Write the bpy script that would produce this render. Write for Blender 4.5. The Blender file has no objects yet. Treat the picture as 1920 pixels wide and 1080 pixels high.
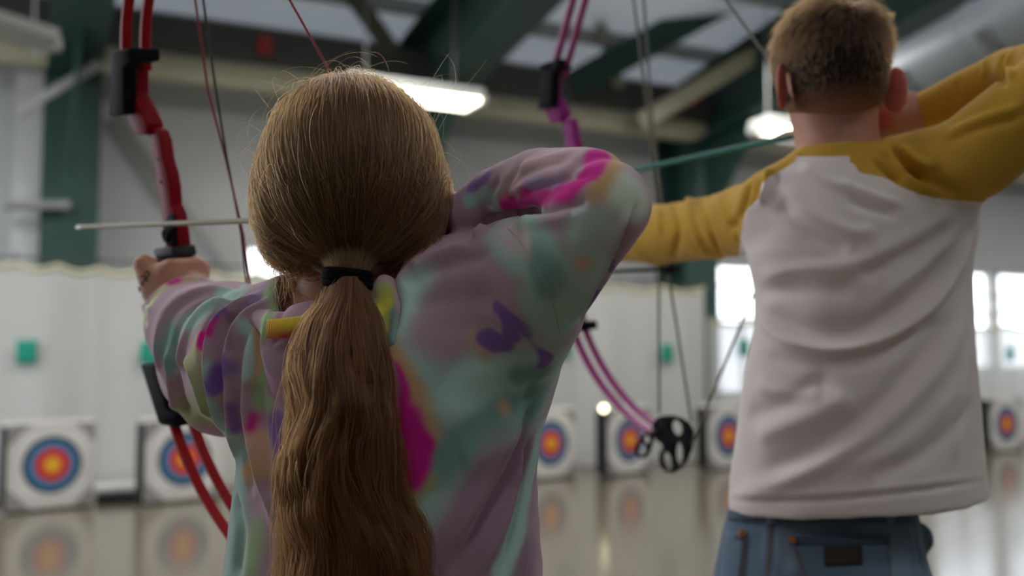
import bpy, bmesh, math, random
import numpy as np
import openvdb
from mathutils import Vector, Matrix
from mathutils.bvhtree import BVHTree

random.seed(7)
RNG = np.random.default_rng(11)
SC = bpy.context.scene
COL = SC.collection

# ------------------------------------------------------------------ camera, world, lights, exposure
F = 35.0 / 36.0 * 1920.0
PITCH = math.atan(130.0 / F)
CAM = np.array([0.0, 0.0, 1.30])
CR = np.array([1.0, 0.0, 0.0])
CF = np.array([0.0, math.cos(PITCH), math.sin(PITCH)])
CU = np.array([0.0, -math.sin(PITCH), math.cos(PITCH)])
cam_data = bpy.data.cameras.new('camera')
cam = bpy.data.objects.new('camera', cam_data)
COL.objects.link(cam)
cam.location = CAM
cam.rotation_euler = (math.pi / 2 + PITCH, 0, 0)
cam_data.lens = 35.0
cam_data.sensor_width = 36.0
cam_data.clip_start = 0.02
cam_data.clip_end = 200.0
cam_data.dof.use_dof = True
cam_data.dof.focus_distance = 0.92
cam_data.dof.aperture_fstop = 3.0
SC.camera = cam

world = bpy.data.worlds.new('overcast_sky')
SC.world = world
world.use_nodes = True
wn = world.node_tree.nodes
wn['Background'].inputs['Color'].default_value = (0.88, 0.95, 1.05, 1)
wn['Background'].inputs['Strength'].default_value = 5.0

# rows of unseen fill lights added under the roof to balance archers and wall
FILL_LIGHTS = []
for ls in (-2.0, 2.2, 6.4, 10.6, 15.0):
    for lk in (-11.3, -5.3, -1.5):
        ld = bpy.data.lights.new('roof_fill_light', 'AREA'); ld.shape = 'RECTANGLE'; ld.size = 1.5; ld.size_y = .42
        ld.energy = 74.0 if lk > -10 else 26.0
        ld.color = (1.0, .995, .97)
        lo_ = bpy.data.objects.new('roof_fill_light', ld); COL.objects.link(lo_)
        lo_.location = (-3.95 + .899 * ls - .438 * lk, 8.55 + .438 * ls + .899 * lk, 4.5 if lk > -3 else 4.9)
        lo_.rotation_euler = (0, 0, math.radians(26))
        FILL_LIGHTS.append(lo_)

SC.view_settings.view_transform = 'Standard'
SC.view_settings.look = 'None'
SC.view_settings.exposure = -0.25
SC.view_settings.gamma = 1.0
SC.view_settings.use_curve_mapping = False
SC.cycles.use_denoising = True
SC.cycles.max_bounces = 8
SC.cycles.diffuse_bounces = 4
SC.cycles.transparent_max_bounces = 8
SC.cycles.sample_clamp_indirect = 4.0
SC.cycles.caustics_reflective = False
SC.cycles.caustics_refractive = False


# ------------------------------------------------------------------ helpers
def lin(c):
    c = c / 255.0
    return c / 12.92 if c <= 0.04045 else ((c + 0.055) / 1.055) ** 2.4


def rgb(r, g, b):
    return (lin(r), lin(g), lin(b), 1.0)


def W(px, py, d):
    """The place seen in the photograph's direction (px, py) that lies d metres in front of the camera."""
    return CAM + d * (CF + (px - 960.0) / F * CR - (py - 540.0) / F * CU)


def nodes_of(m):
    m.use_nodes = True
    return m.node_tree.nodes, m.node_tree.links


def mat(name, col, rough=0.6, metal=0.0, noise=0.0, scale=8.0, bump=0.0, bscale=60.0, coat=0.0, sheen=0.0, emit=None, estr=0.0, spec=0.5):
    m = bpy.data.materials.new(name)
    n, l = nodes_of(m)
    b = n['Principled BSDF']
    b.inputs['Base Color'].default_value = col
    b.inputs['Roughness'].default_value = rough
    b.inputs['Metallic'].default_value = metal
    b.inputs['Coat Weight'].default_value = coat
    b.inputs['Sheen Weight'].default_value = sheen
    b.inputs['Specular IOR Level'].default_value = spec
    if emit:
        b.inputs['Emission Color'].default_value = emit
        b.inputs['Emission Strength'].default_value = estr
    tc = n.new('ShaderNodeTexCoord')
    if noise:
        t = n.new('ShaderNodeTexNoise'); t.inputs['Scale'].default_value = scale; t.inputs['Detail'].default_value = 4
        l.new(tc.outputs['Object'], t.inputs['Vector'])
        mx = n.new('ShaderNodeMix'); mx.data_type = 'RGBA'; mx.blend_type = 'MULTIPLY'
        mx.inputs['Factor'].default_value = 1.0
        mx.inputs[6].default_value = col
        rp = n.new('ShaderNodeMapRange'); rp.inputs[3].default_value = 1 - noise; rp.inputs[4].default_value = 1 + noise
        l.new(t.outputs['Fac'], rp.inputs[0]); l.new(rp.outputs[0], mx.inputs[7]); l.new(mx.outputs[2], b.inputs['Base Color'])
    if bump:
        t2 = n.new('ShaderNodeTexNoise'); t2.inputs['Scale'].default_value = bscale; t2.inputs['Detail'].default_value = 3
        l.new(tc.outputs['Object'], t2.inputs['Vector'])
        bp = n.new('ShaderNodeBump'); bp.inputs['Strength'].default_value = bump; bp.inputs['Distance'].default_value = 0.002
        l.new(t2.outputs['Fac'], bp.inputs['Height']); l.new(bp.outputs['Normal'], b.inputs['Normal'])
    return m


def tag(o, label=None, cat=None, group=None, kind=None):
    if label: o['label'] = label
    if cat: o['category'] = cat
    if group: o['group'] = group
    if kind: o['kind'] = kind
    return o


def empty(name, loc=(0, 0, 0), rot=None, parent=None):
    o = bpy.data.objects.new(name, None)
    COL.objects.link(o)
    o.location = loc
    if rot: o.rotation_euler = rot
    if parent: o.parent = parent
    o.empty_display_size = 0.05
    return o


class MB:
    """collects boxes, tubes and prisms and links them as one mesh object"""
    def __init__(self):
        self.v, self.f = [], []

    def add(self, v, f):
        b = len(self.v)
        self.v += [tuple(map(float, x)) for x in v]
        self.f += [tuple(b + i for i in q) for q in f]
        return self

    def box(self, c, half, ax=None, bevel=0.0):
        c = np.array(c, float)
        A = np.eye(3) if ax is None else np.array(ax, float)
        if bevel:
            bm = bmesh.new()
            bmesh.ops.create_cube(bm, size=2.0)
            for vv in bm.verts:
                vv.co = Vector((vv.co.x * half[0], vv.co.y * half[1], vv.co.z * half[2]))
            bmesh.ops.bevel(bm, geom=list(bm.edges), offset=bevel, segments=2, affect='EDGES', profile=0.5)
            bm.verts.index_update()
            vs = [c + A[0] * q.co.x + A[1] * q.co.y + A[2] * q.co.z for q in bm.verts]
            fs = [[q.index for q in f.verts] for f in bm.faces]
            bm.free()
            if np.linalg.det(A) < 0: fs = [f[::-1] for f in fs]
            return self.add(vs, fs)
        vs = [c + A[0] * half[0] * x + A[1] * half[1] * y + A[2] * half[2] * z for x in (-1, 1) for y in (-1, 1) for z in (-1, 1)]
        fs = [(0, 1, 3, 2), (4, 6, 7, 5), (0, 4, 5, 1), (2, 3, 7, 6), (0, 2, 6, 4), (1, 5, 7, 3)]
        if np.linalg.det(A) < 0: fs = [f[::-1] for f in fs]
        return self.add(vs, fs)

    def tube(self, pts, r, seg=10, rad2=None, cap=True, up=None):
        """swept (elliptical) tube along pts; r a number or one per point; rad2 the second half-axis"""
        P = np.array(pts, float)
        n = len(P)
        r = np.full(n, r) if np.isscalar(r) else np.array(r, float)
        q = r if rad2 is None else (np.full(n, rad2) if np.isscalar(rad2) else np.array(rad2, float))
        T = np.gradient(P, axis=0)
        T /= np.linalg.norm(T, axis=1)[:, None] + 1e-12
        u = np.array(up if up is not None else (0.13, 0.21, 0.97), float)
        if abs(np.dot(u / np.linalg.norm(u), T[0])) > 0.95 and up is None: u = np.array((1.0, 0.1, 0))
        vs = []
        for i in range(n):
            a = u - np.dot(u, T[i]) * T[i]; a /= np.linalg.norm(a)
            u = a if up is None else u
            b = np.cross(T[i], a)
            for k in range(seg):
                t = 2 * math.pi * k / seg
                vs.append(P[i] + a * math.cos(t) * r[i] + b * math.sin(t) * q[i])
        fs = [(i * seg + k, i * seg + (k + 1) % seg, (i + 1) * seg + (k + 1) % seg, (i + 1) * seg + k) for i in range(n - 1) for k in range(seg)]
        if cap:
            fs += [tuple(range(seg))[::-1], tuple((n - 1) * seg + k for k in range(seg))]
        return self.add(vs, fs)

    def band(self, pts, w, t, side):
        """flat bar along pts: width w along the unit vector side, thickness t"""
        P = np.array(pts, float); n = len(P)
        T = np.gradient(P, axis=0); T /= np.linalg.norm(T, axis=1)[:, None]
        s = np.array(side, float)
        w = np.full(n, w) if np.isscalar(w) else w
        t = np.full(n, t) if np.isscalar(t) else t
        vs = []
        for i in range(n):
            a = s - np.dot(s, T[i]) * T[i]; a /= np.linalg.norm(a)
            b = np.cross(T[i], a)
            c = 0.25
            for x, y in ((-1, -1 + c), (-1 + c, -1), (1 - c, -1), (1, -1 + c), (1, 1 - c), (1 - c, 1), (-1 + c, 1), (-1, 1 - c)):
                ww, tt = w[i] / 2, t[i] / 2
                m = min(ww, tt)
                xx = x * ww if abs(x) == 1 else math.copysign(ww - c * m, x)
                yy = y * tt if abs(y) == 1 else math.copysign(tt - c * m, y)
                vs.append(P[i] + a * xx + b * yy)
        fs = [(i * 8 + k, i * 8 + (k + 1) % 8, (i + 1) * 8 + (k + 1) % 8, (i + 1) * 8 + k) for i in range(n - 1) for k in range(8)]
        fs += [tuple(range(8))[::-1], tuple((n - 1) * 8 + k for k in range(8))]
        return self.add(vs, fs)

    def prism(self, poly, origin, ax, ay, depth, bevel=0.0, holes=()):
        """polygon (list of 2D points) in the frame ax, ay, given a thickness along ax x ay; bevelled edges"""
        ax, ay = np.array(ax, float), np.array(ay, float)
        az = np.cross(ax, ay)
        o = np.array(origin, float)
        bm = bmesh.new()
        loops = [poly] + list(holes)
        edges = []
        for lp in loops:
            vv = [bm.verts.new((x, y, -depth / 2)) for x, y in lp]
            edges += [bm.edges.new((vv[i], vv[(i + 1) % len(vv)])) for i in range(len(vv))]
        bmesh.ops.triangle_fill(bm, use_beauty=True, use_dissolve=False, edges=edges, normal=(0, 0, 1))
        if not holes:
            bmesh.ops.dissolve_faces(bm, faces=list(bm.faces))
        fl = list(bm.faces)
        ext = bmesh.ops.extrude_face_region(bm, geom=fl)
        for e in ext['geom']:
            if isinstance(e, bmesh.types.BMVert): e.co.z += depth
        bmesh.ops.recalc_face_normals(bm, faces=list(bm.faces))
        if bevel:
            es = [e for e in bm.edges if len(e.link_faces) == 2 and e.calc_face_angle(0) > 0.9]
            bmesh.ops.bevel(bm, geom=es, offset=bevel, segments=2, affect='EDGES', profile=0.5, clamp_overlap=True)
        bm.verts.index_update()
        vs = [o + ax * q.co.x + ay * q.co.y + az * q.co.z for q in bm.verts]
        fs = [[q.index for q in f.verts] for f in bm.faces]
        bm.free()
        return self.add(vs, fs)

    def build(self, name, m, parent=None, smooth=None, origin=None):
        me = bpy.data.meshes.new(name)
        v = self.v
        if origin is not None:
            v = [(x - origin[0], y - origin[1], z - origin[2]) for x, y, z in v]
        me.from_pydata(v, [], self.f)
        me.update()
        if smooth is not None:
            me.shade_smooth()
            if smooth < 180: me.set_sharp_from_angle(angle=math.radians(smooth))
        me.materials.append(m)
        o = bpy.data.objects.new(name, me)
        COL.objects.link(o)
        if parent: o.parent = parent
        if origin is not None: o.location = origin
        return o


def local(parent_empty, pts):
    return pts


# ------------------------------------------------------------------ the hall's own axes: u along the target row, n away from the archers
U = np.array([0.899, 0.438, 0.0])
N = np.array([-0.438, 0.899, 0.0])
Z = np.array([0.0, 0.0, 1.0])
HS = 0.855
O = np.array([-4.62, 10.0, 0.0]) * HS
HALL = np.array([U, N, Z])


def Q(s, k, z):
    return O + U * s + N * k + Z * z


def s_at(px, k):
    t = (px - 960.0) / F
    p = O + N * k
    return (t * p[1] - p[0]) / (U[0] - t * U[1])


def z_at(px, py, k):
    p = Q(s_at(px, k), k, 0)
    # height of the ray (px, py) where it meets the vertical plane k
    r = CF + (px - 960.0) / F * CR - (py - 540.0) / F * CU
    return CAM[2] + r[2] * p[1] / r[1]


M_floor = mat('polished_concrete', rgb(118, 110, 93), rough=0.15, noise=0.10, scale=0.9, bump=0.03, bscale=3.0, spec=0.5)
M_wall = mat('painted_wall_panel', rgb(190, 192, 192), rough=0.75, noise=0.05, scale=1.5)
M_roof = mat('roof_insulation', rgb(208, 213, 216), rough=0.8, noise=0.05, scale=1.2)
M_green = mat('dark_green_steel', rgb(40, 72, 66), rough=0.5, noise=0.12, scale=3.0)
M_cream = mat('cream_steel', rgb(196, 192, 165), rough=0.5, noise=0.06, scale=3.0)
M_darkst = mat('dark_grey_steel', rgb(72, 72, 70), rough=0.5, noise=0.1, scale=4.0)
M_greyst = mat('grey_steel', rgb(150, 150, 148), rough=0.5, noise=0.08, scale=4.0)
M_white = mat('white_paint', rgb(225, 225, 222), rough=0.5, noise=0.04, scale=6.0)
M_redpaint = mat('red_paint', rgb(170, 50, 45), rough=0.5, noise=0.04)
M_duct = mat('galvanised_duct', rgb(152, 158, 164), rough=0.5, metal=0.1, noise=0.06, scale=5.0)

# translucency added to the insulated roof so daylight brightens roof and hall
n_, l_ = M_roof.node_tree.nodes, M_roof.node_tree.links
tl_ = n_.new('ShaderNodeBsdfTranslucent'); tl_.inputs['Color'].default_value = rgb(225, 230, 235)
mr_ = n_.new('ShaderNodeMixShader'); mr_.inputs[0].default_value = .055
l_.new(n_['Principled BSDF'].outputs[0], mr_.inputs[1]); l_.new(tl_.outputs[0], mr_.inputs[2]); l_.new(mr_.outputs[0], n_['Material Output'].inputs[0])

# floor
MB().box((6, 9, -0.1), (26, 24, 0.1)).build('floor', M_floor)['kind'] = 'structure'

KW = 2.4 * HS         # the far wall stands this far behind the target row
ZE = 5.15         # eave height
PITCHR = math.tan(math.radians(9.0))

# far wall with window openings
WIN = [(s_at(455, KW), s_at(600, KW), z_at(520, 600, KW), z_at(520, 458, KW)),
       (s_at(1322, KW), s_at(1545, KW), z_at(1370, 742, KW), z_at(1370, 492, KW)),
       (s_at(1742, KW), s_at(1868, KW), z_at(1870, 694, KW), z_at(1870, 508, KW)),
       (s_at(1874, KW), s_at(2015, KW), z_at(1870, 694, KW), z_at(1870, 508, KW))]
S0, S1 = -5.0, 24.0
wall = MB()
edges_s = sorted([S0, S1] + [w[i] for w in WIN for i in (0, 1)])
for a, b in zip(edges_s[:-1], edges_s[1:]):
    mid = (a + b) / 2
    w = next((w for w in WIN if w[0] < mid < w[1]), None)
    spans = [(0.0, ZE)] if w is None else [(0.0, w[2]), (w[3], ZE)]
    for z0, z1 in spans:
        wall.box(Q(mid, KW + 0.1, (z0 + z1) / 2), ((b - a) / 2, 0.1, (z1 - z0) / 2), HALL)
wall = wall.build('wall_back', M_wall)
wall['kind'] = 'structure'
for i in range(14):                                    # standing seams that part the wall into sheets
    s = S0 + 1.0 + i * 2.0
    if any(w[0] - .05 < s < w[1] + .05 for w in WIN): continue
    MB().box(Q(s, KW - 0.015, ZE / 2), (0.03, 0.015, ZE / 2), HALL).build('seam', M_wall, wall)

M_glass = bpy.data.materials.new('window_glass')
n_, l_ = nodes_of(M_glass)
n_.remove(n_['Principled BSDF'])
gl = n_.new('ShaderNodeBsdfGlossy'); gl.inputs['Roughness'].default_value = 0.02
tr = n_.new('ShaderNodeBsdfTransparent')
mx = n_.new('ShaderNodeMixShader'); mx.inputs[0].default_value = 0.06
l_.new(tr.outputs[0], mx.inputs[1]); l_.new(gl.outputs[0], mx.inputs[2]); l_.new(mx.outputs[0], n_['Material Output'].inputs[0])

for i, (a, b, z0, z1) in enumerate(WIN):
    wo = empty('window_%d' % (i + 1), Q((a + b) / 2, KW, z0)); wo['kind'] = 'structure'
    org = np.array(wo.location)
    fr = MB()
    for s in (a + .03, b - .03): fr.box(Q(s, KW + .1, (z0 + z1) / 2) - org, (.03, .07, (z1 - z0) / 2), HALL)
    for z in (z0 + .03, z1 - .03): fr.box(Q((a + b) / 2, KW + .1, z) - org, ((b - a) / 2, .07, .03), HALL)
    fr.build('window_frame', M_white, wo)
    zb = z0 + (z1 - z0) * (0.58 if i else 0.5)
    bar = MB().box(Q((a + b) / 2, KW + .1, zb) - org, ((b - a) / 2 - .06, .04, .022), HALL)
    bar.build('transom', M_white, wo)
    nb = 3 if i == 1 else 2
    for j in range(1, nb):
        s = a + (b - a) * j / nb
        MB().box(Q(s, KW + .1, (z0 + zb) / 2) - org, (.016, .03, (zb - z0) / 2), HALL).build('muntin', M_white, wo)
    for j in range(nb):
        s = a + (b - a) * (j + .5) / nb
        MB().box(Q(s, KW + .1, (z0 + zb) / 2) - org, ((b - a) / nb / 2 - .01, .004, (zb - z0) / 2 - .02), HALL).build('pane', M_glass, wo)
    MB().box(Q((a + b) / 2, KW + .1, (z1 + zb) / 2) - org, ((b - a) / 2 - .05, .004, (z1 - zb) / 2 - .04), HALL).build('pane', M_glass, wo)

# side walls and roof of the hall; daylight comes in by a roller door at the left
wl = MB()                                              # with a wide open roller door near the targets
wl.box(Q(S0 - .1, KW - 14.0, 4.2), (0.1, 8.2, 4.2), HALL)
wl.box(Q(S0 - .1, KW - .2, 4.2), (0.1, .4, 4.2), HALL)
wl.box(Q(S0 - .1, KW - 3.1, 6.6), (0.1, 2.7, 1.8), HALL)
wl.build('wall_left', M_wall)['kind'] = 'structure'
MB().box(Q((S0 + S1) / 2, KW - 22.3, 4.4), ((S1 - S0) / 2, .1, 4.4), HALL).build('wall_front', M_wall)['kind'] = 'structure'
MB().box(Q(S1 + .1, KW - 11, 4.2), (0.1, 11.2, 4.2), HALL).build('wall_right', M_wall)['kind'] = 'structure'
rp = np.array([U, -N * math.cos(math.atan(PITCHR)) + Z * math.sin(math.atan(PITCHR)), N * math.sin(math.atan(PITCHR)) + Z * math.cos(math.atan(PITCHR))])
RAX = rp
RL = 11.4


def R(s, t, h):
    """a point under the roof: s along the hall, t metres up the slope from the far wall, h above the sheet"""
    return Q(s, KW, ZE) + RAX[1] * t + RAX[2] * h


rc_ = R((S0 + S1) / 2, RL, .0)
roof = MB().add([rc_ + RAX[0] * sx * ((S1 - S0) / 2 + .3) + RAX[1] * sy * (RL + .2) for sx, sy in ((-1, -1), (-1, 1), (1, 1), (1, -1))], [(0, 1, 2, 3)]).build('ceiling', M_roof)
roof['kind'] = 'structure'
for i in range(8):                                     # purlins under the sheet
    t = 1.1 + i * 1.5
    MB().box(R((S0 + S1) / 2, t, -.09), ((S1 - S0) / 2, .035, .09), RAX).build('purlin', M_greyst, roof)

# rigid steel frames: a column against the wall and a rafter up the roof
COLS = [s_at(122, KW - .35), s_at(770, KW - .35), s_at(1290, KW - .35), s_at(1640, KW - .35)]
for i, s in enumerate(COLS):
    fo = empty('frame_column', Q(s, KW - .35, 0)); fo['kind'] = 'structure'
    if i: fo.name = 'frame_column'
    org = np.array(fo.location)
    c = MB()
    for k in (-.32, .32): c.box(Q(s, KW - .35 + k, ZE / 2 - .2) - org, (.27, .014, ZE / 2 - .2), HALL)
    c.box(Q(s, KW - .35, ZE / 2 - .2) - org, (.012, .32, ZE / 2 - .2), HALL)
    c.build('column', M_green, fo)
    r = MB()
    for h in (-.25, -1.15): r.box(R(s, RL / 2 + .2, h) - org, (.25, RL / 2, .014), RAX)
    r.box(R(s, RL / 2 + .2, -.7) - org, (.012, RL / 2, .45), RAX)
    r.build('rafter', M_green, fo)
    h = MB().prism([(0, 0), (1.5, 0), (0, -1.3)], R(s, .55, -.9) - org, RAX[1], RAX[2], .03)
    h.build('knee_plate', M_green, fo)

# long members along the wall
zb1 = z_at(200, 118, KW - .75)
MB().box(Q((S0 + S1) / 2, KW - .75, zb1), ((S1 - S0) / 2, .08, .12), HALL).build('beam', M_cream)['kind'] = 'structure'
zb2 = z_at(330, 62, KW - .9)
MB().box(Q((S0 + S1) / 2, KW - .9, zb2 - .03), ((S1 - S0) / 2, .1, .17), HALL).build('beam', M_darkst)['kind'] = 'structure'
# ------------------------------------------------------------------ braces, pipes and fittings under the roof
def strut(name, pts, r, m, label=None):
    b = MB().tube(pts, r, 8)
    o = b.build(name, m, smooth=60)
    o['kind'] = 'structure'
    return o


def Wk(px, py, k):
    """the place seen at (px, py) on the vertical plane k metres behind the target row"""
    p = Q(s_at(px, k), k, 0)
    p[2] = z_at(px, py, k)
    return p


def flat_bar(name, a, b, w, m, t=0.03):
    a, b = np.array(a), np.array(b)
    d = b - a
    side = np.cross(d, CF); side /= np.linalg.norm(side)
    o = MB().band([a, a + d * .5, b], w, t, side).build(name, m)
    o['kind'] = 'structure'
    return o


flat_bar('diagonal_brace', Wk(205, 215, KW - .2), Wk(425, 520, KW - .2), .13, M_greyst)
flat_bar('diagonal_brace', Wk(1110, -20, KW - 1.4), Wk(1165, 165, KW - 1.0), .14, M_greyst)
flat_bar('diagonal_brace', Wk(640, -30, KW - 1.6), Wk(730, 95, KW - 1.2), .2, M_darkst)
flat_bar('diagonal_brace', Wk(1205, 228, KW - 1.2), Wk(1625, -10, KW - 2.4), .22, M_cream)
flat_bar('diagonal_brace', Wk(1075, 160, KW - 1.0), Wk(1500, -70, KW - 2.4), .35, M_green)
strut('wall_pipe', [Wk(0, 385, KW - .8), Wk(125, 385, KW - .8)], .05, M_greyst)
strut('wall_pipe', [Wk(20, 470, KW - .5), Wk(120, 470, KW - .5)], .035, M_greyst)
MB().box(Wk(48, 330, KW - .45), (.16, .1, 1.35), HALL).build('trim_1', M_wall)['kind'] = 'structure'
flat_bar('diagonal_brace', Wk(20, 210, KW - 1.4), Wk(175, 118, KW - 1.4), .09, M_greyst)
for px, py in ((487, 85), (1308, 182)):
    MB().box(Wk(px, py, KW - 1.03), (.07, .03, .09), HALL, bevel=.01).build('beam_marker', M_redpaint)['kind'] = 'structure'

# round air duct under the roof at the right
duct = empty('air_duct', W(1660, 165, 10.0))
tag(duct, 'big round galvanised air duct running up under the roof above the short-haired archer', 'duct')
d0 = np.array(duct.location)
da = W(2290, -165, 6.3) - d0
L_ = np.linalg.norm(da); da = da / L_
M_seam = mat('duct_seam_grey', rgb(120, 122, 124), rough=0.5, metal=0.2, noise=.05)
up_ = np.array((0.0, 0, 1)); up_ -= np.dot(up_, da) * da; up_ /= np.linalg.norm(up_)
MB().tube([da * t for t in np.linspace(-.5, L_ + 1.5, 10)], .31, 40, up=up_).build('pipe', M_duct, duct, smooth=60)
for t in (0.55, 1.55, 2.55, 3.55):
    MB().tube([da * (t - .02), da * t, da * (t + .02)], [.314, .322, .314], 40, up=up_).build('joint_ring', M_duct, duct, smooth=60)
for t in (0.73, 1.88, 3.0):
    sd = np.cross(da, up_)
    MB().box(da * t + sd * .305 * .8 - up_ * .305 * .62, (.07, .12, .025), [da, up_ * .8 + sd * .6, sd * .8 - up_ * .6], bevel=.01).build('access_plate', M_seam, duct)

# strip lights
M_lampcase = mat('lamp_housing', rgb(215, 215, 210), rough=.4, noise=.03)
M_lampglow = mat('lamp_diffuser', rgb(255, 250, 235), rough=.5, noise=.01, emit=(1.0, .90, .70, 1), estr=9.0)


def ceiling_lamp(a, L, w, label, ax):
    e = empty('ceiling_light', a)
    tag(e, label, 'light', 'strip lights under the roof')
    ax = np.array(ax)
    side = np.cross(Z, ax)
    fr = [ax, side, Z]
    MB().box((0, 0, .06), (L / 2 + .04, w / 2 + .02, .05), fr, bevel=.015).build('housing', M_lampcase, e)
    MB().box((0, 0, -.005), (L / 2, w / 2, .02), fr, bevel=.008).build('diffuser', M_lampglow, e)
    for s in (-1, 1):
        MB().box(ax * s * (L / 2 + .03), (.03, w / 2 + .02, .045), fr, bevel=.01).build('end_cap', M_lampcase, e)
        MB().tube([ax * s * L * .35 + Z * .1, ax * s * L * .35 + Z * (1.75)], .008, 6).build('hanger', M_greyst, e)
    return e


ceiling_lamp(W(770, 181, 9.8), 1.32, .42, 'long glowing strip light under the roof just right of the long-haired archer', U)
ceiling_lamp(W(1466, 245, 10.8), .55, .30, 'short glowing strip light under the roof left of the short-haired archer', U)
ceiling_lamp(W(18, 66, 6.6), .5, .2, 'unlit white strip light hanging in the top left corner', np.array([.5, .86, 0]))
for o in bpy.data.objects['ceiling_light.002'].children:
    o.data.materials[0] = M_greyst

# ------------------------------------------------------------------ white backstop curtain, its panels hung on a wire
M_curtain = bpy.data.materials.new('white_curtain_cloth')
n_, l_ = nodes_of(M_curtain)
pb = n_['Principled BSDF']
pb.inputs['Base Color'].default_value = rgb(226, 226, 222)
pb.inputs['Roughness'].default_value = .85
tl = n_.new('ShaderNodeBsdfTranslucent'); tl.inputs['Color'].default_value = rgb(232, 232, 228)
mx = n_.new('ShaderNodeMixShader'); mx.inputs[0].default_value = .35
tc = n_.new('ShaderNodeTexCoord'); t = n_.new('ShaderNodeTexNoise'); t.inputs['Scale'].default_value = 140
bp = n_.new('ShaderNodeBump'); bp.inputs['Strength'].default_value = .1
l_.new(tc.outputs['Object'], t.inputs['Vector']); l_.new(t.outputs['Fac'], bp.inputs['Height']); l_.new(bp.outputs['Normal'], pb.inputs['Normal'])
l_.new(pb.outputs[0], mx.inputs[1]); l_.new(tl.outputs[0], mx.inputs[2]); l_.new(mx.outputs[0], n_['Material Output'].inputs[0])
M_sheer = M_curtain.copy(); M_sheer.name = 'sheer_curtain_cloth'
n_, l_ = M_sheer.node_tree.nodes, M_sheer.node_tree.links
tp = n_.new('ShaderNodeBsdfTransparent'); m2 = n_.new('ShaderNodeMixShader'); m2.inputs[0].default_value = .20
old = n_['Material Output'].inputs[0].links[0].from_socket
l_.new(old, m2.inputs[1]); l_.new(tp.outputs[0], m2.inputs[2]); l_.new(m2.outputs[0], n_['Material Output'].inputs[0])
M_hem = mat('curtain_hem', rgb(214, 208, 176), rough=.85, noise=.05)

KC = 1.05 * HS
cur = empty('backstop_curtain', Q(4, KC, 0))
tag(cur, 'long white backstop curtain of sewn panels hung behind the row of targets', 'curtain')
c0 = np.array(cur.location)


def curtain_panel(s0, s1, ztop0, ztop1, seed, m):
    rg = np.random.default_rng(seed)
    ns, nz = 36, 14
    ph = rg.uniform(0, 6, 4)
    v = []
    for j in range(nz + 1):
        for i in range(ns + 1):
            a = i / ns
            s = s0 + (s1 - s0) * a
            sag = .05 * math.sin(math.pi * ((a * 3) % 1.0)) + .0
            zt = ztop0 + (ztop1 - ztop0) * a - sag
            z = .015 + (zt - .015) * j / nz
            w = .030 * math.sin(s * 5.1 + ph[0]) + .018 * math.sin(s * 11 + ph[1]) + .012 * math.sin(s * 2.3 + z * .7 + ph[2])
            v.append(Q(s, KC + w * (.5 + .5 * (1 - j / nz)) , z) - c0)
    f = [(j * (ns + 1) + i, j * (ns + 1) + i + 1, (j + 1) * (ns + 1) + i + 1, (j + 1) * (ns + 1) + i) for j in range(nz) for i in range(ns)]
    p = MB().add(v, f).build('curtain_panel', m, cur, smooth=180)
    h = MB().tube([Vector(v[nz * (ns + 1) + i]) for i in range(ns + 1)], .028, 6).build('top_hem', M_hem, p, smooth=60)
    for q in range(4):
        i = int(q * ns / 3)
        x = np.array(v[nz * (ns + 1) + i])
        MB().tube([x, x + Z * .10], .012, 6).build('hanging_clip', M_darkst, p)


def top_at(px, py): return s_at(px, KC), z_at(px, py, KC)


for i, ((xa, ya), (xb, yb)) in enumerate([((-330, 478), (-60, 488)), ((-60, 488), (185, 503)), ((185, 503), (395, 512)), ((395, 512), (640, 520)), ((640, 520), (860, 527)),
                                          ((860, 527), (1075, 534)), ((1075, 534), (1322, 541)), ((1326, 600), (1600, 606)), ((1600, 606), (1800, 608)), ((1800, 610), (2050, 616)), ((2050, 616), (2350, 622))]):
    sa, za = top_at(xa, ya); sb, zb = top_at(xb, yb)
    curtain_panel(sa, sb, za, zb, 40 + i, M_sheer if i >= 7 else M_curtain)
MB().tube([Q(s, KC, z_at(200, 496, KC) + .03) - c0 for s in np.linspace(s_at(-330, KC), S1 - .05, 12)], .012, 6).build('cable', M_darkst, cur)

# green lane sheets on the curtain
M_sheet = mat('green_paper', rgb(20, 150, 128), rough=.7, noise=.03)
lanes = [(52, 660, 'first target at the far left'), (282, 662, 'second target'), (1058, 655, 'third target'), (1250, 662, 'fourth target'),
         (1393, 652, 'target beside the white shirt'), (1891, 663, 'last target at the far right')]
for px, py, w in lanes:
    kk = KC - .07
    p = Wk(px, py, kk)
    e = empty('lane_sheet', p)
    tag(e, 'green lane sheet pinned to the white curtain above the %s' % w, 'sign', 'green lane sheets')
    v, f = [], []
    for j in range(5):
        for i in range(5):
            v.append(U * (i - 2) * .043 + Z * (j - 2) * .056 + N * (-.006 * ((i - 2) ** 2) * .3))
    f = [(j * 5 + i, j * 5 + i + 1, (j + 1) * 5 + i + 1, (j + 1) * 5 + i) for j in range(4) for i in range(4)]
    o = MB().add(v, f).build('paper', M_sheet, e, smooth=180)
    sm = o.modifiers.new('thickness', 'SOLIDIFY'); sm.thickness = .0015
    MB().tube([Z * .108 - N * .004, Z * .108 + N * .028], .006, 6).build('pin', M_white, e)

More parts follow.
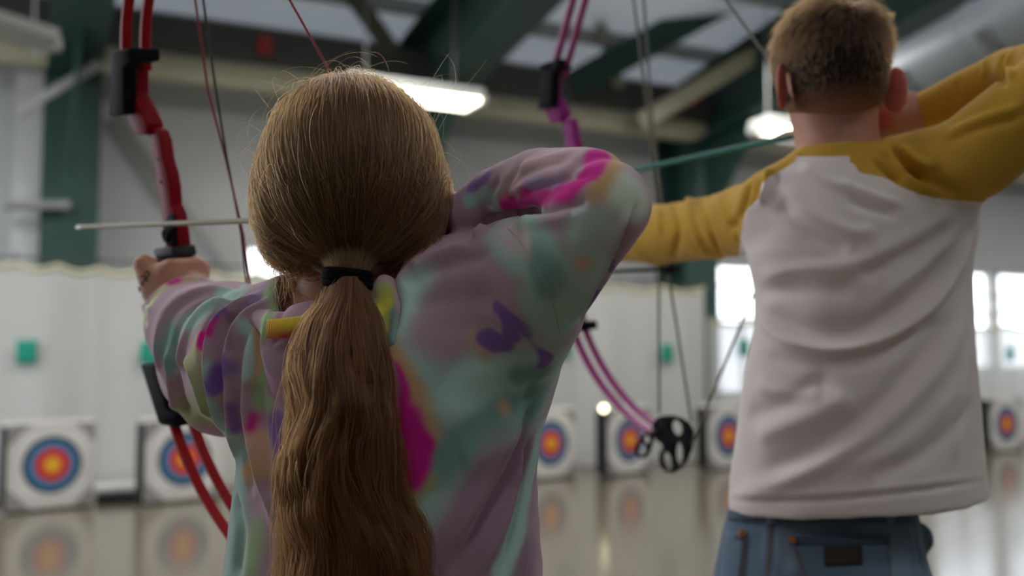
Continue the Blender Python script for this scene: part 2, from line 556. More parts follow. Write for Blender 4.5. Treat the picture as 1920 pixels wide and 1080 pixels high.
# ------------------------------------------------------------------ targets
M_foam = mat('white_foam', rgb(216, 212, 208), rough=.8, noise=.05, scale=5, bump=.15, bscale=60)
M_foamedge = mat('black_foam_edge', rgb(28, 28, 32), rough=.8, noise=.1)
M_corner = mat('grey_corner', rgb(150, 145, 142), rough=.8, noise=.12, scale=20)
RING = [('paper', .305 * HS, mat('target_paper', rgb(222, 220, 218), rough=.75, noise=.02)),
        ('black_ring', .284 * HS, mat('target_black', rgb(32, 34, 42), rough=.7, noise=.03)),
        ('blue_ring', .240 * HS, mat('target_blue', rgb(58, 128, 172), rough=.7, noise=.03)),
        ('violet_ring', .182 * HS, mat('target_violet', rgb(140, 84, 128), rough=.7, noise=.03)),
        ('red_ring', .154 * HS, mat('target_red', rgb(214, 62, 50), rough=.7, noise=.03)),
        ('yellow_ring', .076 * HS, mat('target_yellow', rgb(240, 180, 40), rough=.7, noise=.03))]


def target(px, yaw, label, size=.43 * HS):
    s = s_at(px, 0)
    p = Q(s, 0, 0)
    e = empty('archery_target', p, (0, 0, math.radians(yaw)))
    tag(e, label, 'target', 'archery targets along the back curtain')
    zc = .02 + size
    MB().box((0, .085, zc), (size, .075, size), bevel=.015).build('foam_block', M_foam, e)
    MB().box((-size - .004, .085, zc - .01), (.012, .082, size - .02), bevel=.005).build('side_panel', M_foamedge, e)
    MB().box((0, .085, .012), (size * .9, .07, .012)).build('base_board', M_foamedge, e)
    for sx in (-1, 1):
        for sz in (-1, 1):
            c = np.array((sx * (size - .02), .004, zc + sz * (size - .02)))
            MB().add([c, c - np.array((sx * .17, 0, 0)), c - np.array((0, 0, sz * .17)), c + np.array((0, .006, 0)), c + np.array((-sx * .17, .006, 0)), c + np.array((0, .006, -sz * .17))],
                     [(0, 1, 2), (3, 5, 4), (0, 3, 4, 1), (1, 4, 5, 2), (2, 5, 3, 0)]).build('corner_patch', M_corner, e)
    face = None
    for i, (nm, r, m) in enumerate(RING):
        y = .008 - .0016 * i
        nn = 56
        a = np.linspace(0, 2 * math.pi, nn, endpoint=False)
        if i == 0:
            face = MB().box((0, y, zc), (.32 * HS, .0015, .32 * HS)).build('target_face', m, e)
            continue
        ri = RING[i + 1][1] - .004 if i + 1 < len(RING) else 0
        v = [(r * math.cos(t), y, zc + r * math.sin(t)) for t in a] + [(ri * math.cos(t), y, zc + ri * math.sin(t)) for t in a] + \
            [(r * math.cos(t), y + .0016, zc + r * math.sin(t)) for t in a]
        f = [(k, (k + 1) % nn, nn + (k + 1) % nn, nn + k) for k in range(nn)] if ri else [tuple(range(nn))]
        f += [(k, 2 * nn + k, 2 * nn + (k + 1) % nn, (k + 1) % nn) for k in range(nn)]
        MB().add(v, f).build(nm, m, face)
    return e


target(107, 40, 'round face target on a white foam block, leftmost of the row')
target(353, 38, 'second target from the left, behind the red lower bow limbs')
target(1033, 38, 'target just right of the tie-dye hoodie, partly hidden by it')
target(1180, 42, 'target left of the black wheel of the magenta bow')
target(1364, 38, 'target partly hidden behind the white shirt')
target(1882, 30, 'target at the far right beyond the white shirt')

# odds and ends near the targets
tr_ = empty('floor_board', Wk(238, 940, .35) * np.array([1, 1, 0]), (0, 0, math.radians(26)))
tag(tr_, 'low dark wooden board lying on the floor left of the second target', 'board')
MB().box((0, 0, .035), (.22, .14, .035), bevel=.01).build('plank', M_foamedge, tr_)
MB().box((0, 0, .075), (.2, .12, .006), bevel=.003).build('plank_top', mat('dark_board', rgb(60, 55, 52), rough=.7, noise=.2), tr_)
bx_ = empty('foam_pad', Wk(210, 925, .62) * np.array([1, 1, 0]), (0, 0, math.radians(26)))
tag(bx_, 'white foam pad lying on the floor between the two left targets', 'pad')
MB().box((0, 0, .06), (.30, .12, .06), bevel=.02).build('pad', M_foam, bx_)
MB().box((0, 0, .124), (.28, .1, .006), bevel=.003).build('pad_cover', M_foam, bx_)

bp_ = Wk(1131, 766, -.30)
ml = empty('glint_spot', bp_ * np.array([1, 1, 0]))  # glowing ball on an invented stand, imitates a blurred specular highlight
tag(ml, 'small round warm glowing ball on a made-up post left of a target, imitating a blurred reflection', 'glint')
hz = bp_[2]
M_glint = mat('warm_glint', rgb(255, 235, 180), rough=.4, noise=.01, emit=(1.0, .86, .55, 1), estr=9.0)
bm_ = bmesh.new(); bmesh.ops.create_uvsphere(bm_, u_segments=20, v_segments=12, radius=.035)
MB().add([(q.co.x, q.co.y, q.co.z + hz) for q in bm_.verts], [[q.index for q in f.verts] for f in bm_.faces]).build('glint_ball', M_glint, ml, smooth=180)
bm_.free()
MB().tube([(0, .0, 0), (0, 0, hz - .03)], .012, 8).build('added_glint_post', M_foamedge, ml)
MB().tube([(0, 0, 0), (0, 0, .02)], [.09, .07], 16).build('added_glint_base', M_foamedge, ml)
# ------------------------------------------------------------------ bows and arrows
M_black = mat('black_plastic', rgb(22, 23, 26), rough=.65, noise=.05, scale=30, spec=.08)
M_grip = mat('black_rubber', rgb(24, 24, 26), rough=.6, noise=.08, scale=40)
M_axle = mat('axle_steel', rgb(150, 150, 150), rough=.3, metal=.9, noise=.03)
M_strK = mat('black_bowstring', rgb(32, 31, 33), rough=.6, noise=.05, scale=200)
M_strG = mat('grey_bowstring', rgb(120, 116, 108), rough=.6, noise=.05, scale=200)

# side profile of the riser, traced as (forward, up) metres from the arrow rest of the smaller bow
g_nock, g_rest, g_tip = W(770, 402, .97), W(327, 418, 1.32), None
gA = g_rest - g_nock; gA /= np.linalg.norm(gA)
gL = np.cross(gA, Z); gL /= np.linalg.norm(gL)         # to the archer's right
gS = np.cross(gL, gA)
CANT = math.radians(11)
gS, gL = gS * math.cos(CANT) - gL * math.sin(CANT), gL * math.cos(CANT) + gS * math.sin(CANT)
b_nock, b_rest = W(1540, 246, 1.45), W(1088, 343, 2.0)
bA = b_rest - b_nock; bA /= np.linalg.norm(bA)
bL = np.cross(bA, Z); bL /= np.linalg.norm(bL)
bS = np.cross(bL, bA)
CANTB = math.radians(8)
bS, bL = bS * math.cos(CANTB) - bL * math.sin(CANTB), bL * math.cos(CANTB) + bS * math.sin(CANTB)


def on_bow(px, py, P0, A, L, S, l=0.0):
    r = CF + (px - 960.0) / F * CR - (py - 540.0) / F * CU
    o = P0 + L * l
    t = np.dot(o - CAM, L) / np.dot(r, L)
    p = CAM + r * t - P0
    return np.dot(p, A), np.dot(p, S)


def gp(pts, l): return [on_bow(x, y, g_rest, gA, gL, gS, l) for x, y in pts]



UPPER = [(.041, .212), (.051, .175), (.033, .153), (.020, .132), (.026, .118), (.061, .122), (.078, .145), (.080, .168), (.067, .212)]
WINDOW = [(.034, .134), (.008, .122), (.001, .108), (.000, .083), (-.007, .066), (-.009, .047), (-.006, .024), (-.014, .014), (-.016, -.001), (-.016, -.040),
          (.019, -.040), (.029, -.015), (.025, .003), (.024, .025), (.029, .053), (.028, .085), (.029, .108), (.040, .124)]
NECK = [(-.016, -.030), (-.012, -.06), (-.008, -.10), (-.004, -.13), (.008, -.155), (.022, -.178), (.060, -.168), (.045, -.14), (.026, -.11), (.020, -.07), (.020, -.03)]
GRIP = [(-.020, -.034), (-.016, -.060), (-.016, -.095), (-.022, -.125), (.010, -.138), (.018, -.11), (.016, -.07), (.022, -.050), (.034, -.040), (.032, -.033)]
POCKET = [(.100, .150), (.050, .148), (.034, .205), (.012, .212), (.010, .228), (.058, .231), (.066, .228)]
CAMOUT = [(300, 370), (335, 335), (380, 320), (480, 315), (580, 345), (660, 400), (700, 480), (708, 600), (690, 700), (650, 800), (580, 910), (500, 962), (430, 950), (370, 885), (350, 800), (362, 725), (395, 680), (378, 625), (330, 600), (290, 545), (272, 450)]
CAMH = [(540, 452, 72, 92, -.35), (566, 745, 56, 140, .0), (436, 828, 62, 112, -.2), (338, 395, 24, 24, 0)]
MODOUT = [(235, 500), (285, 520), (305, 570), (285, 640), (258, 720), (222, 780), (170, 795), (120, 765), (102, 700), (118, 630), (160, 580), (190, 530)]
MODH = [(238, 578, 40, 46, 0), (178, 690, 56, 72, .3)]


def mirror(pl): return [(f, -.045 - s) for f, s in pl][::-1]


def bow(name, label, P0, A, L, S, k, riser_m, limb_m, string_m, cable_m, nock, up_pts, low_pts, cable_px, rk, pdf=0.0):
    e = empty(name, P0)
    e.matrix_world = Matrix(((A[0], -L[0], S[0], P0[0]), (A[1], -L[1], S[1], P0[1]), (A[2], -L[2], S[2], P0[2]), (0, 0, 0, 1)))
    tag(e, label, 'bow', 'compound bows being drawn')
    X, Zv = (1, 0, 0), (0, 0, 1)

    def pl(poly): return [(f * k, s * k) for f, s in poly]

    def at(l): return (0, -l * k, 0)
    loc = lambda px, py, l=0.0: on_bow(px, py, P0, A, L, S, l)
    r = MB()
    r.prism(pl(UPPER), at(0), X, Zv, .024 * k, .0022 * k)
    r.prism(pl(mirror(UPPER)), at(0), X, Zv, .024 * k, .0022 * k)
    r.prism(pl(WINDOW), at(.0035), X, Zv, .0175 * k, .0022 * k)
    r.prism(pl(NECK), at(.0005), X, Zv, .022 * k, .0022 * k)
    ro = r.build('riser', riser_m, e, smooth=35)
    for f, s in ((.014, .055), (.014, .085)):
        MB().tube([(f * k, -(-.0062) * k, s * k), (f * k, -(-.0048) * k, s * k)], .0018 * k, 10).build('bolt', M_black, ro)
    for sg in (1, -1):
        s = .158 if sg > 0 else -.045 - .158
        MB().tube([(.052 * k, .0118 * k, s * k), (.052 * k, .0135 * k, s * k)], .003 * k, 10).build('limb_bolt', M_black, ro)
    MB().prism(pl(GRIP), at(.0005), X, Zv, .027 * k, .004 * k).build('grip', M_grip, e, smooth=50)
    g = MB()
    g.prism(pl([(-.020, -.030), (-.024, -.044), (.030, -.046), (.038, -.036), (.030, -.032)]), at(-.001), X, Zv, .034 * k, .003 * k)
    g.build('grip_collar', M_grip, e, smooth=50)
    a = MB()
    a.prism(pl([(-.015, -.0065), (-.013, -.012), (-.016, -.026), (.004, -.030), (.016, -.014), (.010, -.0065)]), at(-.0085), X, Zv, .009 * k, .0015 * k)
    a.prism(pl([(-.017, .013), (-.014, -.012), (.016, -.014), (.014, .002), (.004, .010)]), at(-.0058), X, Zv, .0018 * k, .0004 * k)
    a.tube([(.006 * k, .010 * k, -.024 * k), (.004 * k, .016 * k, -.018 * k), (.0 * k, .018 * k, -.011 * k), (-.002 * k, .014 * k, -.0075 * k)], .0016 * k, 8)
    a.tube([(-.008 * k, .010 * k, -.022 * k), (-.009 * k, .014 * k, -.016 * k), (-.006 * k, .016 * k, -.012 * k)], .0018 * k, 8)
    a.box((0.0, .013 * k, -.020 * k), (.006 * k, .003 * k, .004 * k), bevel=.001)
    a.build('arrow_rest', M_black, e, smooth=40)
    axles = []
    for sg in (1, -1):
        pk = [(f + pdf, s) for f, s in POCKET] if sg > 0 else mirror(POCKET)
        po = MB().prism(pl(pk), at(-.0180), X, Zv, .019 * k, .003 * k)
        fl_ = [(.060, .213), (.012, .213), (.010, .229), (.058, .232)]
        po.prism(pl(fl_ if sg > 0 else mirror(fl_)), at(-.0065), X, Zv, .042 * k, .003 * k)
        po.build('limb_pocket', M_black, e, smooth=40)
        pts = np.array(up_pts if sg > 0 else low_pts) * k
        # smooth path through the traced points
        t = np.concatenate([[0], np.cumsum(np.linalg.norm(np.diff(pts, axis=0), axis=1))]); t /= t[-1]
        cf = [np.polyfit(t, pts[:, i], 3) for i in (0, 1)]
        tt = np.linspace(0, 1, 18)
        P = np.stack([np.polyval(cf[0], tt), np.zeros(18), np.polyval(cf[1], tt)], 1)
        for l in (-.0190, .0074):
            MB().band(P + np.array((0, -l * k, 0)), np.linspace(.0132, .0120, 18) * k, np.linspace(.0085, .0055, 18) * k, (0, 1, 0)).build('limb', limb_m, e, smooth=30)
        ax = P[-1]; axles.append(ax)
        MB().tube([ax + np.array((0, -.022 * k, 0)), ax + np.array((0, .022 * k, 0))], .0028 * k, 12).build('axle', M_axle, e, smooth=60)
        c = MB()
        if sg < 0:
            cv = lambda x, y: tuple(np.array(on_bow(1180 + x / 6.0, 720 + y / 6.0, b_rest, bA, bL, bS, 0.0)) / 1.083)
            c0 = np.array(cv(345, 480))
            rel = lambda x, y: tuple((np.array(cv(x, y)) - c0) * k + np.array((ax[0], ax[2])))
            def ell(x, y, a_, b_, th): return [rel(x + a_ * math.cos(t_) * math.cos(th) - b_ * math.sin(t_) * math.sin(th), y + a_ * math.cos(t_) * math.sin(th) + b_ * math.sin(t_) * math.cos(th)) for t_ in np.linspace(0, 2 * math.pi, 18, endpoint=False)]
            c.prism([rel(x, y) for x, y in CAMOUT], (0, 0, 0), X, Zv, .009 * k, .001 * k, [ell(*h) for h in CAMH])
            cm = c.build('cam', M_black, e, smooth=40)
            MB().prism([rel(x, y) for x, y in MODOUT], (0, .007 * k, 0), X, Zv, .006 * k, .0008 * k, [ell(*h) for h in MODH]).build('cam_module', M_black, cm, smooth=40)
            cam_back, cam_c = rel(700, 640), rel(540, 620)
        else:
            R_ = .040 * k
            cir = lambda r_, n=28, cx=0, cz=0: [(ax[0] + cx + r_ * math.cos(t_), ax[2] + cz + r_ * math.sin(t_)) for t_ in np.linspace(0, 2 * math.pi, n, endpoint=False)]
            c.prism(cir(R_), (0, 0, 0), X, Zv, .009 * k, .001 * k, [cir(.011 * k, 14, .021 * k * math.cos(q), .021 * k * math.sin(q)) for q in (.5, 2.6, 4.7)])
            c.build('idler_wheel', M_black, e, smooth=40)
    na = np.array((nock[0], 0, nock[1]))
    st = MB()
    ub = np.array((axles[0][0] - .036 * k, 0, axles[0][2] + .012 * k))
    lb = np.array((cam_back[0], 0, cam_back[1]))
    st.tube([ub, ub + (na - ub) * .4, na + (ub - na) * .05, na, na + (lb - na) * .05, lb + (na - lb) * .4, lb], rk, 8)
    so = st.build('bowstring', string_m, e, smooth=60)
    d_ = (ub - na) / np.linalg.norm(ub - na); d2 = (lb - na) / np.linalg.norm(lb - na)
    MB().tube([na + d_ * .06, na, na + d2 * .06], rk * 1.35, 8).build('serving', M_strK, so, smooth=60)
    dots = na + (lb - na) * .30
    if name and k > 1: MB().tube([dots - d2 * -.006, dots, dots + d2 * .006], rk * 3.0, 8).build('string_silencer', M_strK, so, smooth=60)
    gpt = None
    for i, pts in enumerate(cable_px):
        P = []
        for x, y, l in pts:
            q = loc(x, y, l); P.append((q[0], -l, q[1]))
        if len(P) > 2: gpt = P[[j for j, q in enumerate(pts) if q[2] > .02][-1]]
        MB().tube(P, rk * 1.05, 8).build('cable', cable_m[i], e, smooth=60)
    gd = MB()
    gz = gpt[2]
    gd.tube([(-.002 * k, -.008 * k, gz + .01), (-.03 * k, -.02 * k, gz + .004), (gpt[0] - .03, gpt[1] - .004, gz)], .0035 * k, 10)
    go = gd.build('cable_guard', M_black, e, smooth=60)
    MB().box((gpt[0], gpt[1], gz), (.010 * k, .008 * k, .006 * k), bevel=.002).build('cable_slide', M_black, go)
    return e


M_redr = mat('red_anodised', rgb(140, 10, 28), rough=.5, noise=.04, scale=6, coat=.0, spec=.15)
M_redl = mat('red_limb', rgb(172, 22, 28), rough=.45, noise=.04, scale=6, coat=.0, spec=.15)
M_magr = mat('magenta_anodised', rgb(156, 36, 128), rough=.5, noise=.04, scale=6, coat=.0, spec=.15)
M_magl = mat('magenta_limb', rgb(168, 48, 128), rough=.4, noise=.04, scale=6, coat=.0, spec=.4)
M_strR = mat('red_bowstring', rgb(150, 22, 34), rough=.6, noise=.3, scale=90)

UPR = [(.044, .205), (.040, .216), (.037, .225), (.033, .253), (.014, .290), (-.04, .345), (-.145, .418)]
LOR = [(.046, -.245), (.041, -.254), (.036, -.262), (.026, -.284), (.015, -.313), (-.017, -.356), (-.088, -.405), (-.185, -.452)]
red_bow = bow('compound_bow', 'glossy red compound bow with black limb pockets, held by the archer in the hoodie', g_rest, gA, gL, gS, 1.0, M_redr, M_redl, M_strR, [M_strR, M_strK],
              on_bow(770, 402, g_rest, gA, gL, gS, 0.0), UPR, LOR,
              [[(352, -90, .0), (366, 0, .006), (390, 170, .014), (424, 300, .02), (456, 440, .026), (480, 620, .03), (520, 800, .015), (545, 960, .0)],
               [(370, -90, .0), (381, 0, .006), (402, 150, .014), (424, 290, .02), (452, 435, .027), (474, 640, .034), (510, 800, .015), (530, 960, .0)]], .0014)
UPB = [(.030, .206), (.016, .219), (.002, .234), (-.030, .283), (-.066, .321), (-.13, .390), (-.215, .455)]
LOB = [(.058, -.250), (.052, -.260), (.046, -.271), (.022, -.317), (-.038, -.382), (-.105, -.424), (-.165, -.447)]
mag_bow = bow('compound_bow', 'magenta compound bow with black wheel below, held by the archer in the white shirt', b_rest, bA, bL, bS, 1.083, M_magr, M_magl, M_strG, [M_strG, M_strG],
              on_bow(1540, 246, b_rest, bA, bL, bS, 0.0), UPB, LOB,
              [[(1170, -110, .0), (1188, 0, .006), (1216, 220, .02), (1234, 400, .03), (1236, 505, .034), (1235, 620, .02), (1236, 775, .005)],
               [(1190, -110, .0), (1207, 0, .006), (1224, 230, .02), (1243, 400, .03), (1252, 505, .036), (1270, 620, .02), (1296, 790, .005)]], .0023, -.020)


def arrow(name, label, nock, A, L, length, r, shaft_m, vane_m):
    S_ = np.cross(L, A)
    e = empty(name, nock)
    e.matrix_world = Matrix(((A[0], -L[0], S_[0], nock[0]), (A[1], -L[1], S_[1], nock[1]), (A[2], -L[2], S_[2], nock[2]), (0, 0, 0, 1)))
    tag(e, label, 'arrow')
    MB().tube([(.016, 0, 0), (length * .5, 0, 0), (length - .02, 0, 0)], r, 14).build('shaft', shaft_m, e, smooth=60)
    MB().tube([(length - .022, 0, 0), (length - .012, 0, 0), (length - .004, 0, 0), (length, 0, 0)], [r * 1.02, r * 1.02, r * .7, r * .25], 14).build('point', M_point, e, smooth=60)
    nk = MB().tube([(.007, 0, 0), (.011, 0, 0), (.018, 0, 0)], [r * .8, r * .95, r], 12)
    nk.build('nock', vane_m, e, smooth=60)
    for q in range(3):
        t = 2 * math.pi * q / 3 + .5
        ay = np.array((0, math.cos(t), math.sin(t)))
        MB().prism([(.022, r * .8), (.030, r + .009), (.042, r + .011), (.075, r + .003), (.082, r * .8)], (0, 0, 0), (1, 0, 0), ay, .0008).build('vane', vane_m, e)
    return e


M_point = mat('arrow_point', rgb(200, 196, 180), rough=.35, metal=.3, noise=.03)
M_shaft = mat('pale_arrow_shaft', rgb(172, 162, 130), rough=.5, noise=.03, scale=30)
M_shaftT = mat('teal_arrow_shaft', rgb(6, 108, 98), rough=.6, noise=.03, scale=30)
M_vane = mat('white_vane', rgb(230, 230, 228), rough=.5, noise=.03)
gl0, bl0 = -.0115, -.015
a_n = g_nock + gL * -.003
a_d = (g_rest + gL * gl0) - a_n; a_d /= np.linalg.norm(a_d)
arrow('arrow', 'pale beige arrow drawn on the red bow, its tip past the bow hand', a_n, a_d, gL, .800, .0035, M_shaft, M_vane)
print('tip at', [float(v) for v in (lambda q: (960 + F * (q @ CR) / (q @ CF), 540 - F * (q @ CU) / (q @ CF)))(a_n + a_d * .815 - CAM)])
b_tip = b_rest + bA * .12 + bL * bl0
arrow('arrow', 'teal arrow drawn on the magenta bow beside the face of the short-haired archer', b_nock + bL * bl0, (b_tip - b_nock - bL * bl0) / np.linalg.norm(b_tip - b_nock - bL * bl0), bL, float(np.linalg.norm(b_tip - b_nock - bL * bl0)), .0048, M_shaftT, M_vane)
# ------------------------------------------------------------------ distance-field modelling for bodies and clothes
def v3(a): return np.asarray(a, np.float32)


def sd_cap(p, a, b, ra, rb):
    a, b = v3(a), v3(b)
    ab = b - a
    t = np.clip(((p - a) @ ab) / (ab @ ab + 1e-12), 0, 1)
    return np.linalg.norm(p - a - t[:, None] * ab, axis=1) - (ra + (rb - ra) * t)


def sd_chain(p, pts, rs, k=0.0):
    d = None
    for i in range(len(pts) - 1):
        e = sd_cap(p, pts[i], pts[i + 1], rs[i], rs[i + 1])
        d = e if d is None else (np.minimum(d, e) if not k else smin(d, e, k))
    return d


def sd_ell(p, c, r, R=None):
    q = p - v3(c)
    if R is not None: q = q @ v3(R).T
    r = v3(r)
    k0 = np.linalg.norm(q / r, axis=1)
    k1 = np.linalg.norm(q / (r * r), axis=1) + 1e-9
    return k0 * (k0 - 1.0) / k1


def sd_box(p, c, h, R=None, r=0.0):
    q = p - v3(c)
    if R is not None: q = q @ v3(R).T
    q = np.abs(q) - (v3(h) - r)
    return np.linalg.norm(np.maximum(q, 0), axis=1) + np.minimum(q.max(axis=1), 0) - r


def smin(a, b, k):
    h = np.clip(0.5 + 0.5 * (b - a) / k, 0, 1)
    return b + (a - b) * h - k * h * (1 - h)


def smax(a, b, k): return -smin(-a, -b, k)


def sd_loft(p, lv, yaw=0.0, ex=2.0):
    """stack of ellipses: rows (z, cx, cy, rx, ry), z rising"""
    lv = np.array(lv, np.float32)
    z = p[:, 2]
    g = [np.interp(z, lv[:, 0], lv[:, i]).astype(np.float32) for i in range(1, 5)]
    x, y = p[:, 0] - g[0], p[:, 1] - g[1]
    if yaw:
        c, s = math.cos(yaw), math.sin(yaw)
        x, y = x * c + y * s, -x * s + y * c
    if ex == 2.0:
        k0 = np.sqrt((x / g[2]) ** 2 + (y / g[3]) ** 2)
        k1 = np.sqrt((x / g[2] ** 2) ** 2 + (y / g[3] ** 2) ** 2) + 1e-9
        d = k0 * (k0 - 1) / k1
    else:
        d = ((np.abs(x / g[2]) ** ex + np.abs(y / g[3]) ** ex) ** (1 / ex) - 1) * np.minimum(g[2], g[3])
    return np.maximum(d, np.maximum(lv[0, 0] - z, z - lv[-1, 0]))


def mesh_sdf(f, lo, hi, h, smooth=2, B=10):
    lo, hi = np.array(lo, float), np.array(hi, float)
    nb = np.ceil((hi - lo) / (h * B)).astype(int)
    n = nb * B
    ci = np.stack(np.meshgrid(*[np.arange(k) for k in nb], indexing='ij'), -1).reshape(-1, 3)
    cen = lo + (ci * B + (B - 1) / 2) * h
    dc = np.concatenate([f(c.astype(np.float32)) for c in np.array_split(cen, max(1, len(cen) // 60000))])
    R_ = B * h * 0.87 * 1.35 + h
    grid = np.repeat(np.repeat(np.repeat(np.where(dc > 0, 3 * h, -3 * h).astype(np.float32).reshape(nb), B, 0), B, 1), B, 2)
    act = np.nonzero(np.abs(dc) < R_)[0]
    off = np.stack(np.meshgrid(*[np.arange(B)] * 3, indexing='ij'), -1).reshape(-1, 3)
    for ch in np.array_split(act, max(1, len(act) // 150)):
        idx = ci[ch][:, None, :] * B + off[None]
        P = (lo + idx * h).reshape(-1, 3).astype(np.float32)
        d = f(P)
        I = idx.reshape(-1, 3)
        grid[I[:, 0], I[:, 1], I[:, 2]] = d
    np.clip(grid, -3 * h, 3 * h, out=grid)
    g = openvdb.FloatGrid(3 * h)
    g.copyFromArray(grid)
    v, q = g.convertToQuads(0.0)
    v = lo + np.asarray(v, float) * h
    q = np.asarray(q, np.int64)
    # keep outward orientation
    a, b, c = v[q[:400, 0]], v[q[:400, 1]], v[q[:400, 2]]
    nn = np.cross(b - a, c - a); nn /= np.linalg.norm(nn, axis=1)[:, None] + 1e-12
    m_ = (a + c) / 2
    if np.mean(f((m_ + nn * h).astype(np.float32)) - f((m_ - nn * h).astype(np.float32))) < 0: q = q[:, ::-1]
    return relax(v, q, smooth), q


def relax(v, q, it, lam=0.5):
    e = np.concatenate([q[:, [0, 1]], q[:, [1, 2]], q[:, [2, 3]], q[:, [3, 0]]])
    n = len(v)
    cnt = np.bincount(e[:, 0], minlength=n) + np.bincount(e[:, 1], minlength=n) + 1e-9
    for _ in range(it):
        s = np.stack([np.bincount(e[:, 0], v[e[:, 1], i], n) + np.bincount(e[:, 1], v[e[:, 0], i], n) for i in range(3)], 1) / cnt[:, None]
        v = v + (s - v) * lam
    return v


def vnormals(v, q):
    nf = np.cross(v[q[:, 2]] - v[q[:, 0]], v[q[:, 3]] - v[q[:, 1]])
    n = np.zeros_like(v)
    for i in range(4):
        for k in range(3): n[:, k] += np.bincount(q[:, i], nf[:, k], len(v))
    return n / (np.linalg.norm(n, axis=1)[:, None] + 1e-12)


def bvh_of(v, q): return BVHTree.FromPolygons([Vector(x) for x in v], q.tolist())


def cast(bvh, px, py, dfall):
    r = CF + (px - 960.0) / F * CR - (py - 540.0) / F * CU
    hit = bvh.ray_cast(Vector(CAM), Vector(r))
    return np.array(hit[0]) if hit[0] is not None else W(px, py, dfall)


def line_on(bvh, pts, dfall, step=14):
    out = []
    P = np.array(pts, float)
    if len(P) == 1: return np.array([cast(bvh, P[0, 0], P[0, 1], dfall)])
    if len(P) > 2:                                      # round the traced line
        for _ in range(2):
            a, b = P[:-1] * .75 + P[1:] * .25, P[:-1] * .25 + P[1:] * .75
            P = np.concatenate([P[:1], np.stack([a, b], 1).reshape(-1, 2), P[-1:]])
    last = None
    for i in range(len(P) - 1):
        n = max(1, int(np.linalg.norm(P[i + 1] - P[i]) / step))
        for k in range(n + (i == len(P) - 2)):
            x = P[i] + (P[i + 1] - P[i]) * k / n
            h = cast(bvh, x[0], x[1], last if last else dfall)
            last = float(np.dot(h - CAM, CF))
            out.append(h)
    return np.array(out)


def dist_line(v, L, reach):
    """distance from each vertex to the polyline (inf beyond reach), and the position along it 0..1"""
    d = np.full(len(v), 9.0); tpos = np.zeros(len(v))
    lo, hi = L.min(0) - reach, L.max(0) + reach
    I = np.nonzero(((v > lo) & (v < hi)).all(1))[0]
    if not len(I): return d, tpos
    p = v[I]; dd = np.full(len(I), 9.0); tt = np.zeros(len(I))
    if len(L) == 1:
        dd = np.linalg.norm(p - L[0], axis=1)
    for i in range(len(L) - 1):
        ab = L[i + 1] - L[i]
        t = np.clip(((p - L[i]) @ ab) / (ab @ ab + 1e-12), 0, 1)
        e = np.linalg.norm(p - L[i] - t[:, None] * ab, axis=1)
        m = e < dd
        dd[m] = e[m]; tt[m] = (i + t[m]) / (len(L) - 1)
    d[I] = dd; tpos[I] = tt
    return d, tpos


def wob(v, s, seed):
    """smooth pseudo-noise in -1..1"""
    r = np.random.default_rng(seed)
    o = 0
    for i in range(5):
        k = r.normal(size=3) * s * (1 + .35 * i)
        o = o + np.sin(v @ k + r.uniform(0, 6.28)) / (1 + .3 * i)
    return o / 2.6


def folds(v, q, strokes, d0):
    """ridges (+) and creases (-) traced as (points, width px, height mm)"""
    bvh = bvh_of(v, q)
    n = vnormals(v, q)
    add = np.zeros(len(v))
    for pts, w, hmm in strokes:
        L = line_on(bvh, pts, d0)
        dm = float(np.mean((L - CAM) @ CF))
        wm = w * dm / F
        d, t = dist_line(v, L, wm * 3)
        fade = np.clip(np.minimum(t, 1 - t) * 5, 0, 1) * .8 + .2
        add += hmm * .001 * np.exp(-(d / wm) ** 2) * fade * (d < wm * 3)
    return v + n * add[:, None]


def paint(v, q, base, strokes, d0, amp=.008, ns=45.0, seed=3):
    """colours each vertex: strokes are (points, radius px, rgb, softness)"""
    bvh = bvh_of(v, q)
    col = np.tile(np.array(base[:3], float), (len(v), 1))
    vv = v + np.stack([wob(v, ns, seed + i) for i in range(3)], 1) * amp
    for pts, rpx, c, soft in strokes:
        L = line_on(bvh, pts, d0)
        dm = float(np.mean((L - CAM) @ CF))
        rm = rpx * dm / F
        d, t = dist_line(vv, L, rm * (1 + soft) + .01)
        a = np.clip((rm * (1 + soft) - d) / (2 * rm * soft + 1e-6), 0, 1)
        a = a * a * (3 - 2 * a)
        col = col + (np.array(c[:3]) - col) * a[:, None]
    return col


def link_mesh(name, v, q, m, parent, col=None, origin=None):
    o0 = np.zeros(3) if origin is None else np.array(origin)
    me = bpy.data.meshes.new(name)
    vv = np.ascontiguousarray(v - o0, np.float32)
    me.vertices.add(len(vv)); me.vertices.foreach_set('co', vv.ravel())
    qq = np.ascontiguousarray(q, np.int32)
    k = qq.shape[1]
    me.loops.add(qq.size); me.loops.foreach_set('vertex_index', qq.ravel())
    me.polygons.add(len(qq)); me.polygons.foreach_set('loop_start', np.arange(len(qq), dtype=np.int32) * k)
    me.update(calc_edges=True); me.validate()
    me.shade_smooth()
    if col is not None:
        at = me.color_attributes.new('dye', 'FLOAT_COLOR', 'POINT')
        at.data.foreach_set('color', np.concatenate([col, np.ones((len(col), 1))], 1).astype(np.float32).ravel())
    for mm in (m if isinstance(m, list) else [m]): me.materials.append(mm)
    o = bpy.data.objects.new(name, me)
    COL.objects.link(o)
    if parent: o.parent = parent
    return o


def submesh(v, q, mask):
    qq = q[mask]
    u, inv = np.unique(qq, return_inverse=True)
    return v[u], inv.reshape(qq.shape), u


